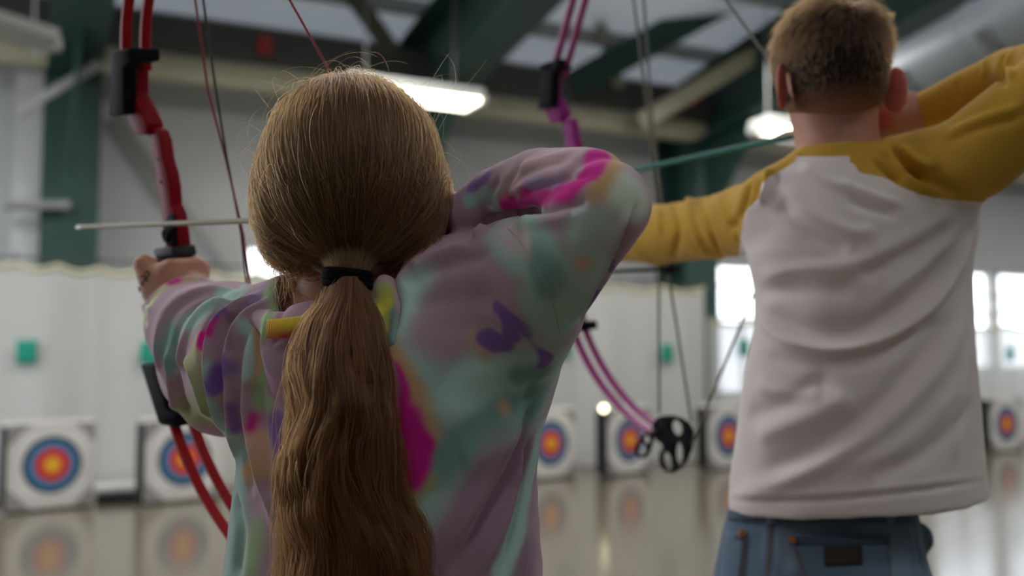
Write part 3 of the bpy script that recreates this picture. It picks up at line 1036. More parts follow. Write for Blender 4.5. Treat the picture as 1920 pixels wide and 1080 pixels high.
def hair_obj(name, curves, rad, m, parent, base, tip=.35):
    """curves: list of (n,3) arrays in world metres"""
    hc = bpy.data.hair_curves.new(name)
    hc.add_curves([len(c) for c in curves])
    P = np.concatenate(curves).astype(np.float32)
    hc.attributes['position'].data.foreach_set('vector', (P - np.array(base, np.float32)).ravel())
    R_ = np.concatenate([np.interp(np.linspace(0, 1, len(c)), [0, .08, .7, 1], [.7, 1, 1, tip]) for c in curves]) * rad
    at = hc.attributes.get('radius') or hc.attributes.new('radius', 'FLOAT', 'POINT')
    at.data.foreach_set('value', R_.astype(np.float32))
    hc.materials.append(m)
    o = bpy.data.objects.new(name, hc)
    COL.objects.link(o)
    o.parent = parent
    return o


def cloth_mat(name, attr=True, col=None, rough=.9, weave=900.0, bump=.25, sheen=.25, mott=.06):
    m = bpy.data.materials.new(name)
    n, l = nodes_of(m)
    b = n['Principled BSDF']
    b.inputs['Roughness'].default_value = rough
    b.inputs['Specular IOR Level'].default_value = .2
    b.inputs['Sheen Weight'].default_value = sheen
    b.inputs['Sheen Roughness'].default_value = .4
    tc = n.new('ShaderNodeTexCoord')
    t = n.new('ShaderNodeTexNoise'); t.inputs['Scale'].default_value = weave; t.inputs['Detail'].default_value = 2
    l.new(tc.outputs['Object'], t.inputs['Vector'])
    rp = n.new('ShaderNodeMapRange'); rp.inputs[3].default_value = 1 - mott * 2; rp.inputs[4].default_value = 1 + mott * 2
    l.new(t.outputs['Fac'], rp.inputs[0])
    mx = n.new('ShaderNodeMix'); mx.data_type = 'RGBA'; mx.blend_type = 'MULTIPLY'; mx.inputs['Factor'].default_value = 1
    if attr:
        a = n.new('ShaderNodeVertexColor'); a.layer_name = 'dye'
        l.new(a.outputs['Color'], mx.inputs[6])
    else:
        mx.inputs[6].default_value = col
    l.new(rp.outputs[0], mx.inputs[7]); l.new(mx.outputs[2], b.inputs['Base Color'])
    bp = n.new('ShaderNodeBump'); bp.inputs['Strength'].default_value = bump; bp.inputs['Distance'].default_value = .0006
    l.new(t.outputs['Fac'], bp.inputs['Height']); l.new(bp.outputs['Normal'], b.inputs['Normal'])
    return m


def skin_mat(name):
    m = bpy.data.materials.new(name)
    n, l = nodes_of(m)
    b = n['Principled BSDF']
    b.inputs['Roughness'].default_value = .55
    b.inputs['Subsurface Weight'].default_value = .05
    b.inputs['Subsurface Radius'].default_value = (.012, .004, .002)
    b.inputs['Subsurface Scale'].default_value = 1.0
    a = n.new('ShaderNodeVertexColor'); a.layer_name = 'dye'
    tc = n.new('ShaderNodeTexCoord')
    t = n.new('ShaderNodeTexNoise'); t.inputs['Scale'].default_value = 60; t.inputs['Detail'].default_value = 4
    l.new(tc.outputs['Object'], t.inputs['Vector'])
    rp = n.new('ShaderNodeMapRange'); rp.inputs[3].default_value = .88; rp.inputs[4].default_value = 1.12
    l.new(t.outputs['Fac'], rp.inputs[0])
    mx = n.new('ShaderNodeMix'); mx.data_type = 'RGBA'; mx.blend_type = 'MULTIPLY'; mx.inputs['Factor'].default_value = 1
    l.new(a.outputs['Color'], mx.inputs[6]); l.new(rp.outputs[0], mx.inputs[7]); l.new(mx.outputs[2], b.inputs['Base Color'])
    return m


def hair_mat(name, col, rnd=.25, rough=.32):
    m = bpy.data.materials.new(name)
    n, l = nodes_of(m)
    n.remove(n['Principled BSDF'])
    h = n.new('ShaderNodeBsdfHairPrincipled')
    h.model = 'CHIANG'; h.parametrization = 'COLOR'
    h.inputs['Roughness'].default_value = rough
    h.inputs['Radial Roughness'].default_value = .4
    h.inputs['Random Roughness'].default_value = .2
    hi = n.new('ShaderNodeHairInfo')
    rp = n.new('ShaderNodeMapRange'); rp.inputs[3].default_value = 1 - rnd * 1.6; rp.inputs[4].default_value = 1 + rnd * 1.6
    l.new(hi.outputs['Random'], rp.inputs[0])
    mx = n.new('ShaderNodeMix'); mx.data_type = 'RGBA'; mx.blend_type = 'MULTIPLY'; mx.inputs['Factor'].default_value = 1
    mx.inputs[6].default_value = col
    l.new(rp.outputs[0], mx.inputs[7]); l.new(mx.outputs[2], h.inputs['Color'])
    l.new(h.outputs[0], n['Material Output'].inputs[0])
    return m


def head_sdf(p, C, R, w, dpt, hgt, ear=.03, eo=.004):
    """skull, jaw, nose, lips and ears; R rows: right, forward, up of the head"""
    R = np.array(R)
    at = lambda x, y, z: np.array(C) + x * R[0] + y * R[1] + z * R[2]
    d = sd_ell(p, at(0, -.006, .022), (w, dpt, hgt * .80), R)
    d = smin(d, sd_ell(p, at(0, dpt * .30, -hgt * .42), (w * .72, dpt * .62, hgt * .62), R), .035)
    d = smin(d, sd_ell(p, at(0, dpt * .62, -hgt * .82), (w * .36, dpt * .26, hgt * .18), R), .03)      # chin
    nb, nt = at(0, dpt * .93, -.004), at(0, dpt * 1.13, -hgt * .30)
    d = smin(d, sd_cap(p, nb, nt, .007, .011), .012)
    for s in (-1, 1):
        d = smin(d, sd_cap(p, at(s * .006, dpt * 1.03, -hgt * .34), at(s * .012, dpt * 1.0, -hgt * .33), .007, .006), .008)
        d = smin(d, sd_cap(p, at(s * .014, dpt * .93, .014), at(s * w * .6, dpt * .78, .014), .007, .006), .012)  # brow
        d = smax(d, -sd_ell(p, at(s * .031, dpt * .99, -.008), (.015, .013, .010), R), .008)                    # eye socket
        d = smin(d, sd_ell(p, at(s * .031, dpt * .815, -.009), (.0125, .0125, .0125), R), .003)                 # eyeball under its lids
        ca, sa = math.cos(.62), math.sin(.62)
        Re = np.array([s * R[0] * ca + R[1] * sa, R[1] * ca - s * R[0] * sa, R[2]])
        er = sd_ell(p, at(s * (w + eo + .006), -.014, -.014), (.0055, ear * .60, ear), Re)
        er = smax(er, -sd_ell(p, at(s * (w + eo + .006), -.014, -.014) + Re[0] * .006, (.0055, ear * .42, ear * .74), Re), .004)
        d = smin(d, er, .008)
    d = smin(d, sd_ell(p, at(0, dpt * .965, -hgt * .52), (.021, .009, .006), R), .006)
    d = smin(d, sd_ell(p, at(0, dpt * .955, -hgt * .60), (.018, .009, .007), R), .005)
    return d
# ------------------------------------------------------------------ the archer in the tie-dye hoodie
IRR = 0.32


def D(r, g, b):
    return tuple(min(.9, lin(x) / IRR) for x in (r, g, b))


def px2(d): return d / F


GX, GY = W(715, 1080, 1.03)[:2]
girl = empty('person', (GX, GY, 0))
tag(girl, 'person in a tie-dye hoodie with a long brown ponytail, drawing a red bow', 'person')
G0 = np.array((GX, GY, 0.0))
bpy.context.view_layer.update()

M_skin = skin_mat('skin')
SKIN, SKINR = D(116, 80, 62), D(126, 62, 50)

# --- hoodie
gh_lv = []
for y, cx, hw, d, dep in [(1430, 715, 285, 1.03, .125), (1250, 715, 300, 1.03, .122), (1080, 715, 303, 1.02, .120), (1000, 718, 294, 1.015, .118), (900, 722, 283, 1.01, .116), (830, 727, 284, 1.005, .114),
                          (760, 742, 284, 1.0, .112), (700, 756, 283, 1.0, .108), (640, 762, 280, 1.0, .100), (590, 745, 262, 1.0, .085), (545, 715, 215, 1.0, .062), (515, 690, 150, 1.0, .045)]:
    p = W(cx, y, d)
    gh_lv.append((p[2], p[0], p[1], hw * d / F, dep))
GYAW = math.radians(-10)
SH_R = [W(850, 560, .985), W(965, 590, .935), W(1138, 385, .80)]
FO_R = [W(1112, 346, .825), W(1005, 340, .925), W(930, 368, .985), W(878, 404, 1.0)]
SL_L = [W(505, 690, 1.03), W(432, 655, 1.13), W(362, 612, 1.26), W(336, 590, 1.305)]
HEM = gh_lv[0][0] - .01
NECKC = W(662, 530, 1.0)


def f_hoodie(p):
    d = sd_loft(p, gh_lv, GYAW)
    bar = sd_chain(p, [W(480, 645, 1.02), W(650, 600, 1.0), W(850, 552, .985)], [.052, .060, .050])
    d = smin(d, bar, .03)
    d = smin(d, sd_chain(p, SH_R, [.055, .054, .036]), .030)
    d = smin(d, sd_cap(p, W(870, 552, .975), W(962, 508, .93), .052, .050), .025)
    d = smin(d, sd_cap(p, W(1000, 590, .93), W(945, 705, .985), .040, .040), .03)
    d = smin(d, sd_chain(p, FO_R, [.030, .031, .029, .026]), .005)
    l = sd_chain(p, SL_L, [.078, .073, .056, .044], .02)
    l = smin(l, sd_cap(p, W(372, 700, 1.215), W(420, 735, 1.14), .047, .052), .02)
    d = smin(d, l, .03)
    # open cuffs, neck and hem
    d = smax(d, -sd_cap(p, W(880, 405, 1.0), W(800, 405, 1.02), .019, .019), .004)
    d = smax(d, -sd_cap(p, W(338, 585, 1.29), W(322, 560, 1.40), .033, .036), .004)
    d = smax(d, -sd_cap(p, W(650, 560, .985), W(665, 440, 1.0), .066, .075), .01)
    d = smax(d, -sd_ell(p, W(714, 578, .915), (.018, .034, .040)), .008)
    return np.maximum(d, -sd_loft(p, [(HEM - .05, GX, GY, .115, .085), (HEM + .03, GX, GY, .115, .085)]))


lo = np.array((-.60, .66, HEM - .02)); hi = np.array((.16, 1.48, 1.54))
hv, hq = mesh_sdf(f_hoodie, lo, hi, .003, 2)
FOLDS = [
    ([(258, 610), (275, 570), (305, 540), (350, 524), (390, 528)], 9, 3.5),
    ([(290, 640), (296, 600), (320, 560), (360, 540), (400, 540)], 9, -6),
    ([(300, 690), (306, 620), (330, 575), (375, 550), (430, 548)], 11, 6),
    ([(322, 700), (328, 630), (352, 585), (400, 560), (445, 553)], 9, -7),
    ([(340, 690), (346, 650), (372, 590), (430, 556)], 11, 5),
    ([(330, 670), (334, 720), (345, 775)], 16, -7),
    ([(316, 660), (322, 720), (330, 768)], 9, 4),
    ([(352, 670), (372, 720), (392, 780)], 9, 5),
    ([(392, 760), (374, 680), (376, 630), (400, 590), (455, 556)], 10, -6),
    ([(410, 800), (392, 700), (393, 630), (420, 585), (480, 555)], 11, 6),
    ([(428, 820), (412, 720), (410, 640), (436, 590), (490, 560)], 9, -7),
    ([(446, 860), (432, 760), (428, 660), (450, 600), (500, 565)], 12, 6),
    ([(470, 920), (448, 780), (446, 680), (466, 610)], 10, -6),
    ([(520, 990), (482, 870), (464, 760), (464, 670), (486, 600)], 13, 6),
    ([(505, 930), (490, 820), (484, 720)], 11, -5),
    ([(1000, 760), (972, 850), (915, 960), (850, 1070)], 11, -6),
    ([(985, 730), (945, 850), (880, 960), (810, 1065)], 20, 4),
    ([(992, 830), (978, 920), (945, 1070)], 9, -5),
    ([(984, 850), (955, 960), (905, 1070)], 12, 3.5),
    ([(990, 1000), (985, 1070)], 8, 2),
    ([(760, 540), (800, 505), (850, 490), (920, 478)], 18, -4),
    ([(770, 505), (820, 478), (880, 460)], 14, 4),
    ([(770, 580), (840, 560), (930, 560)], 26, -3),
    ([(925, 408), (985, 402), (1050, 392), (1100, 376)], 9, -6),
    ([(930, 425), (1000, 415), (1070, 400)], 15, 4),
    ([(948, 378), (1000, 352), (1060, 338), (1110, 328)], 8, -2),
    ([(960, 362), (1010, 335), (1080, 318)], 12, 1.6),
    ([(955, 352), (985, 322), (1060, 303)], 9, -2.2),
    ([(972, 318), (1020, 296), (1080, 286)], 12, 1.2),
    ([(942, 372), (950, 340), (975, 312)], 9, -2.5),
    ([(918, 395), (915, 365), (935, 335)], 9, -2.5),
    ([(905, 425), (925, 405)], 8, -5), ([(890, 445), (912, 425)], 9, 5),
    ([(1195, 385), (1150, 490), (1090, 610)], 7, -4),
    ([(1180, 400), (1135, 490), (1080, 600)], 9, 3.5),
    ([(985, 640), (1000, 700), (985, 760)], 14, -3),
    ([(600, 900), (560, 800)], 30, -3), ([(440, 930), (452, 1010), (440, 1080)], 18, -4),
    ([(820, 700), (900, 760), (990, 780)], 36, -2.5), ([(860, 860), (930, 840), (985, 800)], 30, 2.5),
]
hv = folds(hv, hq, [(a, b * 1.05, c * 1.5) for a, b, c in FOLDS], 1.0)
hn = vnormals(hv, hq)
hv = hv + hn * (wob(hv, 26, 5) * .0016 + wob(hv, 60, 6) * .0006)[:, None]
mauve, mauveD, mauveL = D(117, 96, 105), D(96, 76, 88), D(134, 112, 117)
teal, tealD, tealL, green = D(108, 127, 120), D(80, 104, 99), D(122, 141, 136), D(102, 117, 88)
mag, purp, orange, olive, lav, grey = D(138, 22, 94), D(86, 62, 108), D(132, 105, 76), D(106, 106, 78), D(112, 98, 126), D(118, 128, 124)
DYES = [
    ([(770, 550), (762, 640), (810, 700)], 52, tealL, .6), ([(840, 700), (930, 720), (960, 790), (1000, 700)], 92, teal, .5), ([(790, 960), (850, 900)], 44, teal, .5),
    ([(820, 880), (890, 810), (980, 770), (1005, 740)], 40, tealD, .5), ([(810, 620), (850, 650)], 40, mauve, .7), ([(900, 560), (850, 600)], 60, mauve, .6),
    ([(905, 700), (860, 740)], 40, tealL, .8), ([(985, 700), (1020, 690)], 22, tealD, .6),
    ([(930, 930), (980, 860), (860, 1060), (950, 1080)], 92, mauveD, .35), ([(1015, 800), (992, 900), (965, 1000), (940, 1080)], 24, teal, .4),
    ([(940, 770)], 16, D(150, 112, 90), .8), ([(760, 930), (800, 900)], 22, olive, .6),
    ([(920, 655), (900, 640)], 26, D(128, 104, 96), .8), ([(932, 582), (965, 610), (985, 622)], 17, purp, .3), ([(912, 636), (948, 664), (955, 640)], 17, purp, .3), ([(950, 600), (962, 640)], 20, purp, .3), ([(985, 620), (1005, 650), (1022, 676)], 15, purp, .3), ([(926, 614)], 13, mauve, .7),
    ([(730, 640), (752, 690), (782, 750), (808, 805)], 26, orange, .6), ([(738, 690), (758, 745)], 17, mag, .4), ([(768, 780), (784, 830), (765, 890)], 34, mag, .3), ([(800, 825)], 24, mag, .4), ([(716, 680), (722, 760)], 22, lav, .6),
    ([(450, 880), (440, 990), (430, 1090)], 56, D(94, 112, 106), .5), ([(480, 1000), (470, 1060)], 30, green, .7), ([(468, 892), (485, 880)], 24, orange, .35), ([(480, 930), (520, 960)], 34, mauve, .6), ([(470, 830), (500, 850)], 30, D(140, 112, 96), .6),
    ([(262, 615), (280, 565), (320, 530), (370, 524)], 9, D(140, 142, 112), .5), ([(318, 530), (338, 524)], 11, mag, .6), ([(360, 522)], 14, orange, .8),
    ([(300, 650), (330, 600), (320, 680)], 20, tealD, .7), ([(350, 600), (400, 556), (440, 552)], 26, teal, .5), ([(372, 720), (380, 780), (345, 780)], 36, olive, .6), ([(350, 690), (368, 640)], 22, D(120, 118, 90), .7),
    ([(385, 700), (405, 770), (425, 820)], 16, teal, .6), ([(378, 648), (390, 610), (402, 596)], 16, mag, .35), ([(396, 600), (420, 580)], 9, purp, .5), ([(416, 690), (404, 725)], 24, purp, .35), ([(432, 770), (436, 805)], 15, purp, .4),
    ([(425, 650), (440, 590)], 12, mauveD, .5), ([(418, 750)], 12, D(130, 104, 88), .6), ([(320, 745)], 10, mauve, .7), ([(300, 720), (322, 770)], 9, D(130, 118, 70), .6),
    ([(472, 610), (462, 700)], 16, tealL, .6), ([(512, 560), (494, 620), (486, 700), (500, 770)], 16, green, .5), ([(500, 575), (480, 640), (478, 720)], 7, orange, .6), ([(515, 800), (530, 830)], 24, purp, .5), ([(472, 810), (480, 790)], 12, mag, .8),
    ([(500, 545), (540, 535)], 14, green, .7), ([(470, 565), (485, 545)], 12, lav, .6),
    ([(965, 425), (1010, 480), (1040, 560), (1060, 600)], 66, teal, .35), ([(1000, 470), (1030, 540)], 32, tealD, .8), ([(945, 430), (985, 455)], 26, D(138, 126, 126), .8), ([(1105, 430), (1100, 520)], 50, grey, .5), ([(1150, 340), (1190, 370)], 46, D(132, 138, 126), .5),
    ([(1092, 490), (1085, 500)], 14, D(140, 112, 94), .9), ([(1000, 300), (1080, 290), (960, 340)], 40, mauveL, .4),
    ([(1165, 284), (1148, 320), (1110, 358)], 22, orange, .7), ([(1130, 284), (1112, 322), (1066, 352), (1004, 374), (952, 388)], 22, mag, .35), ([(1050, 330), (985, 352)], 12, lav, .8), ([(946, 374)], 8, orange, .7),
    ([(1152, 488), (1142, 510)], 12, purp, .3), ([(1122, 545), (1105, 575)], 11, purp, .3),
    ([(890, 350), (915, 332)], 16, purp, .5), ([(880, 372), (915, 360)], 14, teal, .5), ([(925, 390), (935, 360)], 14, grey, .6),
]
hcol = paint(hv, hq, mauve, DYES, 1.0, .006, 40.0, 3)
# beyond the reach of the traced patches the dye goes on in soft clouds
far = ((hv - CAM) @ CF > 1.09) & (hv[:, 0] > -.30)
cl = wob(hv, 14, 21)
for lim, c in ((.25, teal), (.62, mag), (-.55, purp)):
    a = np.clip((cl - lim) * 6 if lim > 0 else (lim - cl) * 6, 0, 1) * far
    hcol = hcol + (np.array(c) - hcol) * a[:, None]
M_hood = cloth_mat('tie_dye_fleece')
hoodie = link_mesh('hoodie', hv - G0, hq, M_hood, girl, hcol)
hbvh = bvh_of(hv, hq)


def on_cloth(bvh, pts, d0, out=.0):
    L = line_on(bvh, pts, d0, 8)
    dv = CAM - L; dv /= np.linalg.norm(dv, axis=1)[:, None]
    return L + dv * out


M_seamth = cloth_mat('seam_mauve', attr=False, col=(*D(116, 98, 104), 1))
for pts in ([(952, 428), (978, 455), (1008, 500), (1036, 562), (1050, 625)],):
    L = on_cloth(hbvh, pts, .93)
    MB().tube(L - G0, .0004, 6).build('seam', M_seamth, hoodie, smooth=60)


def f_cuff(p):                                          # ribbed cuff at the drawing hand
    a, b = W(893, 400, .995), W(842, 409, 1.012)
    ax = (b - a) / np.linalg.norm(b - a)
    q = p - v3(a)
    t = q @ v3(ax)
    r = q - t[:, None] * v3(ax)
    u = np.cross(ax, (0, 0, 1.0)); u /= np.linalg.norm(u); w_ = np.cross(u, ax)
    ang = np.arctan2(r @ v3(w_), r @ v3(u))
    d = np.linalg.norm(r, axis=1) - (.0235 + .0007 * np.cos(ang * 46))
    return np.maximum(np.maximum(d, -(np.linalg.norm(r, axis=1) - .018)), np.maximum(-t, t - np.linalg.norm(b - a)))


cvv, cqq = mesh_sdf(f_cuff, W(868, 405, 1.003) - .045, W(868, 405, 1.003) + .045, .0012, 1)
link_mesh('cuff', cvv - G0, cqq, M_hood, hoodie, np.tile(np.array(D(98, 76, 86)), (len(cvv), 1)))

# --- hood lying on the back
HC = W(640, 603, .985)


def f_hood(p):
    a = np.linspace(0, 2 * math.pi, 17)
    ring = []
    for t in a:
        x, y = math.cos(t), math.sin(t)
        ring.append(HC + np.array((x * .078 - .002, y * .066, .022 * y + .010 + (.016 if x > 0 else 0) * x)))
    rr = [.0135 + .003 * math.sin(t * 3) for t in a]
    d = sd_chain(p, ring, rr)
    bag = sd_ell(p, W(630, 668, .930), (.068, .026, .058))
    bag = smin(bag, sd_ell(p, W(640, 740, .932), (.048, .022, .040)), .03)
    d = smin(d, bag, .018)
    rim = [W(690, 520, .955), W(728, 538, .945), W(748, 590, .930), W(740, 645, .910), W(700, 690, .902)]
    d = smin(d, sd_chain(p, rim, [.006, .0075, .008, .008, .008], .006), .006)
    d = smin(d, sd_ell(p, W(716, 590, .938), (.018, .016, .040)), .006)
    d = smax(d, -sd_cap(p, W(642, 640, .985), W(650, 480, .99), .058, .066), .006)
    return d


ov, oq = mesh_sdf(f_hood, HC - np.array((.13, .13, .15)), HC + np.array((.13, .12, .09)), .0022, 2)
ov = folds(ov, oq, [([(540, 536), (505, 580), (490, 640), (500, 690), (540, 735)], 8, 2.5), ([(560, 545), (525, 585), (512, 640)], 8, -3), ([(505, 640), (540, 632), (590, 628)], 7, -3), ([(510, 650), (545, 645), (590, 640)], 6, 1.5),
                     ([(745, 560), (740, 620), (735, 650)], 8, 2.5), ([(720, 560), (722, 620)], 10, -3)], .94)
ocol = paint(ov, oq, D(116, 92, 104), [([(545, 530), (510, 570), (492, 630)], 12, D(104, 128, 92), .7), ([(722, 550), (716, 600), (712, 640)], 22, D(112, 116, 58), .6), ([(700, 590), (725, 570)], 12, D(140, 132, 50), .7), ([(735, 590), (735, 640)], 12, tealD, .6),
                                   ([(575, 530), (560, 550)], 12, D(140, 112, 96), .7), ([(560, 700), (600, 740)], 36, D(100, 78, 92), .7)], .94, .004)
hood = link_mesh('hood', ov - G0, oq, M_hood, hoodie, ocol)
# ribbed strip sewn at the hood's edge
obvh = bvh_of(ov, oq)
rib_top = [(503, 600), (530, 598), (560, 594), (600, 588)]
rib_bot = [(500, 632), (530, 632), (560, 628), (600, 622)]
vv, ff, cc = [], [], []
na, nb_ = 88, 8
for i in range(na + 1):
    t = i / na
    x0, y0 = np.interp(t, np.linspace(0, 1, 4), [q[0] for q in rib_top]), np.interp(t, np.linspace(0, 1, 4), [q[1] for q in rib_top])
    x1, y1 = np.interp(t, np.linspace(0, 1, 4), [q[0] for q in rib_bot]), np.interp(t, np.linspace(0, 1, 4), [q[1] for q in rib_bot])
    for j in range(nb_ + 1):
        s = j / nb_
        dd = .9005 + .004 * math.sin(s * math.pi) * -1 + .010 * (2 * t - 1) ** 2
        vv.append(W(x0 + (x1 - x0) * s, y0 + (y1 - y0) * s, dd - (.0008 if i % 4 < 2 else 0.0)) - G0)
        c_ = np.array(D(160, 112, 40)) * (1 - t) + np.array(D(136, 130, 40)) * t
        r_ = np.clip((s - .55) * 3, 0, 1) * (.9 if .25 < t else .4)
        cc.append(c_ * (1 - r_) + np.array(D(146, 52, 60)) * r_)
ff = [(i * (nb_ + 1) + j, i * (nb_ + 1) + j + 1, (i + 1) * (nb_ + 1) + j + 1, (i + 1) * (nb_ + 1) + j) for i in range(na) for j in range(nb_)]
rib = link_mesh('neck_rib', np.array(vv), np.array(ff), M_hood, hoodie, np.array(cc))
sm = rib.modifiers.new('thickness', 'SOLIDIFY'); sm.thickness = .003; sm.offset = 0

# --- body: one continuous skin from head to feet
yawH = math.radians(6)
HR = [(math.cos(yawH), math.sin(yawH), 0), (-math.sin(yawH), math.cos(yawH), 0), (0, 0, 1)]
HCEN = W(660, 322, 1.01)
Wg = g_rest + gS * -.112 - gA * .072 - gL * .020          # wrist of the bow hand
ANK = []
for sg in (1, -1):
    hx = np.array((GX, GY, 0)) + gA * np.array((1, 1, 0)) * .09 * sg
    fx = np.array((GX, GY, 0)) + gA * np.array((1, 1, 0)) * .20 * sg
    ANK.append((np.array((hx[0], hx[1], .83)), np.array(((hx[0] * .45 + fx[0] * .55), (hx[1] * .45 + fx[1] * .55) - .01, .45)), np.array((fx[0], fx[1], .075))))


def hand_pts(P0, A, L, S, k):
    at = lambda f, l, s: P0 + A * f * k + L * l * k + S * s * k
    fing = []
    for i, (s0, ln) in enumerate(((-.050, 1.0), (-.070, 1.08), (-.089, 1.0), (-.106, .82))):
        fing.append(([at(.004 - .005 * i, -.046 + .002 * i, s0), at(.038 * ln, -.030, s0 - .003), at(.041 * ln, .002, s0 - .004), at(.022, .026 * ln, s0 - .004)], [.0115, .0095, .0088, .0078]))
    thumb = ([at(-.048, -.006, -.084), at(-.028, .005, -.066), at(-.004, .018, -.056), at(.020, .022, -.052)], [.017, .0140, .0115, .0095])
    return at, fing, thumb


def f_hand_bow(p, P0, A, L, S, wrist, k=1.0):
    at, fing, thumb = hand_pts(P0, A, L, S, k)
    d = None
    for i, (pts, rs) in enumerate(fing):
        m = sd_cap(p, wrist, pts[0], .022 * k, .0135 * k)
        d = m if d is None else smin(d, m, .014)
    d = smin(d, sd_cap(p, at(-.050, -.020, -.085), at(-.012, -.034, -.080), .022 * k, .018 * k), .012)
    d = smin(d, sd_cap(p, at(-.055, -.015, -.098), at(-.018, -.034, -.106), .018 * k, .013 * k), .012)
    d = smin(d, sd_cap(p, at(-.036, -.030, -.060), at(-.034, .008, -.062), .0165 * k, .0150 * k), .012)
    for pts, rs in fing: d = smin(d, sd_chain(p, pts, [r * k for r in rs]), .004)
    d = smin(d, sd_chain(p, thumb[0], [r * k for r in thumb[1]], .006), .012)
    return d


def f_hand_draw(p, wr, tip, up, k=1.0):
    """palm from the wrist with three fingers hooked on the string"""
    ax = (tip - wr) / np.linalg.norm(tip - wr)
    sd = np.cross(ax, up); sd /= np.linalg.norm(sd)
    d = sd_cap(p, wr, wr + ax * .045 * k, .020 * k, .022 * k)
    for i in range(4):
        off = up * (.030 - .020 * i) * k
        a = wr + ax * .070 * k + off * 1.05
        d = smin(d, sd_cap(p, wr + ax * .02 * k, a, .017 * k, .012 * k), .010)
        b = a + ax * .036 * k - sd * .004 * k
        c = b + sd * .024 * k + ax * .010 * k
        e = c + sd * .004 * k - ax * .022 * k
        d = smin(d, sd_chain(p, [a, b, c, e], [.0105 * k, .0090 * k, .0082 * k, .0074 * k]), .004)
    th = [wr + ax * .022 * k + up * .016 * k, wr + ax * .052 * k + up * .040 * k + sd * .012 * k, wr + ax * .080 * k + up * .046 * k + sd * .020 * k, wr + ax * .100 * k + up * .044 * k + sd * .018 * k]
    return smin(d, sd_chain(p, th, [.015 * k, .012 * k, .010 * k, .008 * k], .004), .010)


DW = W(866, 406, 1.003)


def f_girl(p):
    d = head_sdf(p, HCEN, HR, .070, .088, .092, .032, .0030)
    d = smin(d, sd_chain(p, [W(664, 440, 1.0), W(655, 560, .995), W(650, 620, 1.0)], [.050, .050, .058]), .025)
    d = smin(d, sd_chain(p, [W(520, 665, 1.02), W(650, 625, 1.0), W(850, 565, .98)], [.040, .050, .040]), .03)
    d = smin(d, sd_loft(p, [(.80, GX, GY, .13, .095), (.95, GX, GY, .115, .085), (1.15, GX + .005, GY - .01, .12, .085), (1.30, GX + .012, GY - .03, .12, .07), (1.36, GX + .015, GY - .03, .08, .05)], GYAW), .03)
    d = smin(d, sd_chain(p, [SH_R[0], SH_R[1], W(1118, 360, .828)], [.036, .034, .022]), .02)
    d = smin(d, sd_chain(p, [W(1118, 360, .828), W(1005, 342, .928), W(930, 370, .986), DW], [.022, .021, .020, .0175]), .006)
    d = smin(d, sd_chain(p, [SL_L[0], SL_L[1], SL_L[2], Wg], [.040, .036, .030, .021], .01), .02)
    d = smin(d, f_hand_bow(p, g_rest, gA, gL, gS, Wg), .012)
    d = smin(d, f_hand_draw(p, DW, W(775, 404, 1.02), np.array((.15, .0, .99)), .92), .010)
    for h, k, a in ANK:
        d = smin(d, sd_chain(p, [h, k, a], [.075, .048, .034], .01), .03)
        toe = a + np.array((.09, .10, -.045))
        d = smin(d, sd_cap(p, a + np.array((0, 0, -.035)), toe, .032, .022), .03)
    return d


gv, gq = mesh_sdf(f_girl, (-.62, .66, -.0), (.24, 1.52, 1.62), .0035, 1)
sc = (gv - HCEN) @ np.array(HR).T
gcol = np.tile(np.array(SKIN), (len(gv), 1))
earm = np.clip((np.abs(sc[:, 0]) - .070) * 120, 0, 1) * (np.abs(sc[:, 2] + .014) < .04) * (np.abs(sc[:, 0]) < .105) * (np.abs(sc[:, 1]) < .05)
gcol += (np.array(SKINR) - gcol) * earm[:, None]
lipm = ((np.abs(sc[:, 0]) < .024) & (np.abs(sc[:, 2] + .062) < .012) & (sc[:, 1] > .07)) * .7
gcol += (np.array(D(140, 62, 60)) - gcol) * lipm[:, None]
for s in (-1, 1):
    r_ = np.linalg.norm(sc - np.array((s * .031, .0875, -.009)), axis=1)
    gcol[r_ < .0095] = D(170, 165, 160)
    gcol[r_ < .0050] = D(40, 32, 26)
kn = np.zeros(len(gv))
for pts, rs in hand_pts(g_rest, gA, gL, gS, 1.0)[1]:
    for c_ in pts[:3]: kn = np.maximum(kn, np.clip(1.2 - np.linalg.norm(gv - c_, axis=1) / .014, 0, 1))
gcol += (np.array(D(134, 72, 58)) - gcol) * (kn * .6)[:, None]
body = link_mesh('body', gv - G0, gq, M_skin, girl, gcol)
# inked digits on the back of the bow hand
bbvh = bvh_of(gv, gq)
M_ink = mat('skin_ink', rgb(66, 42, 44), rough=.7, noise=.1)
ink = MB()
for pts in ([(271, 512), (276, 509), (281, 511), (279, 517), (272, 524), (277, 527)], [(264, 520), (268, 516), (273, 519), (271, 525), (264, 532), (270, 535)], [(259, 541), (262, 538), (262, 548)]):
    L = line_on(bbvh, pts, 1.28, 3)
    ink.tube(L - G0, .0011, 5)
ink.build('ink_digits', M_ink, body)

# --- leggings and shoes below the picture
M_leg = cloth_mat('dark_leggings', attr=False, col=rgb(40, 42, 52))
M_shoe = mat('white_trainer', rgb(205, 205, 205), rough=.5, noise=.05)
M_sole = mat('rubber_sole', rgb(150, 150, 150), rough=.6, noise=.05)


def f_legs(p):
    d = sd_loft(p, [(.78, GX, GY, .150, .115), (.86, GX, GY, .150, .115), (.97, GX, GY, .13, .10)], GYAW)
    for h, k, a in ANK: d = smin(d, sd_chain(p, [h, k, a + np.array((0, 0, .02))], [.088, .058, .042], .01), .03)
    return np.maximum(d, .09 - p[:, 2])


lv_, lq_ = mesh_sdf(f_legs, (GX - .40, GY - .40, .05), (GX + .40, GY + .40, 1.0), .008, 1)
link_mesh('leggings', lv_ - G0, lq_, M_leg, girl)


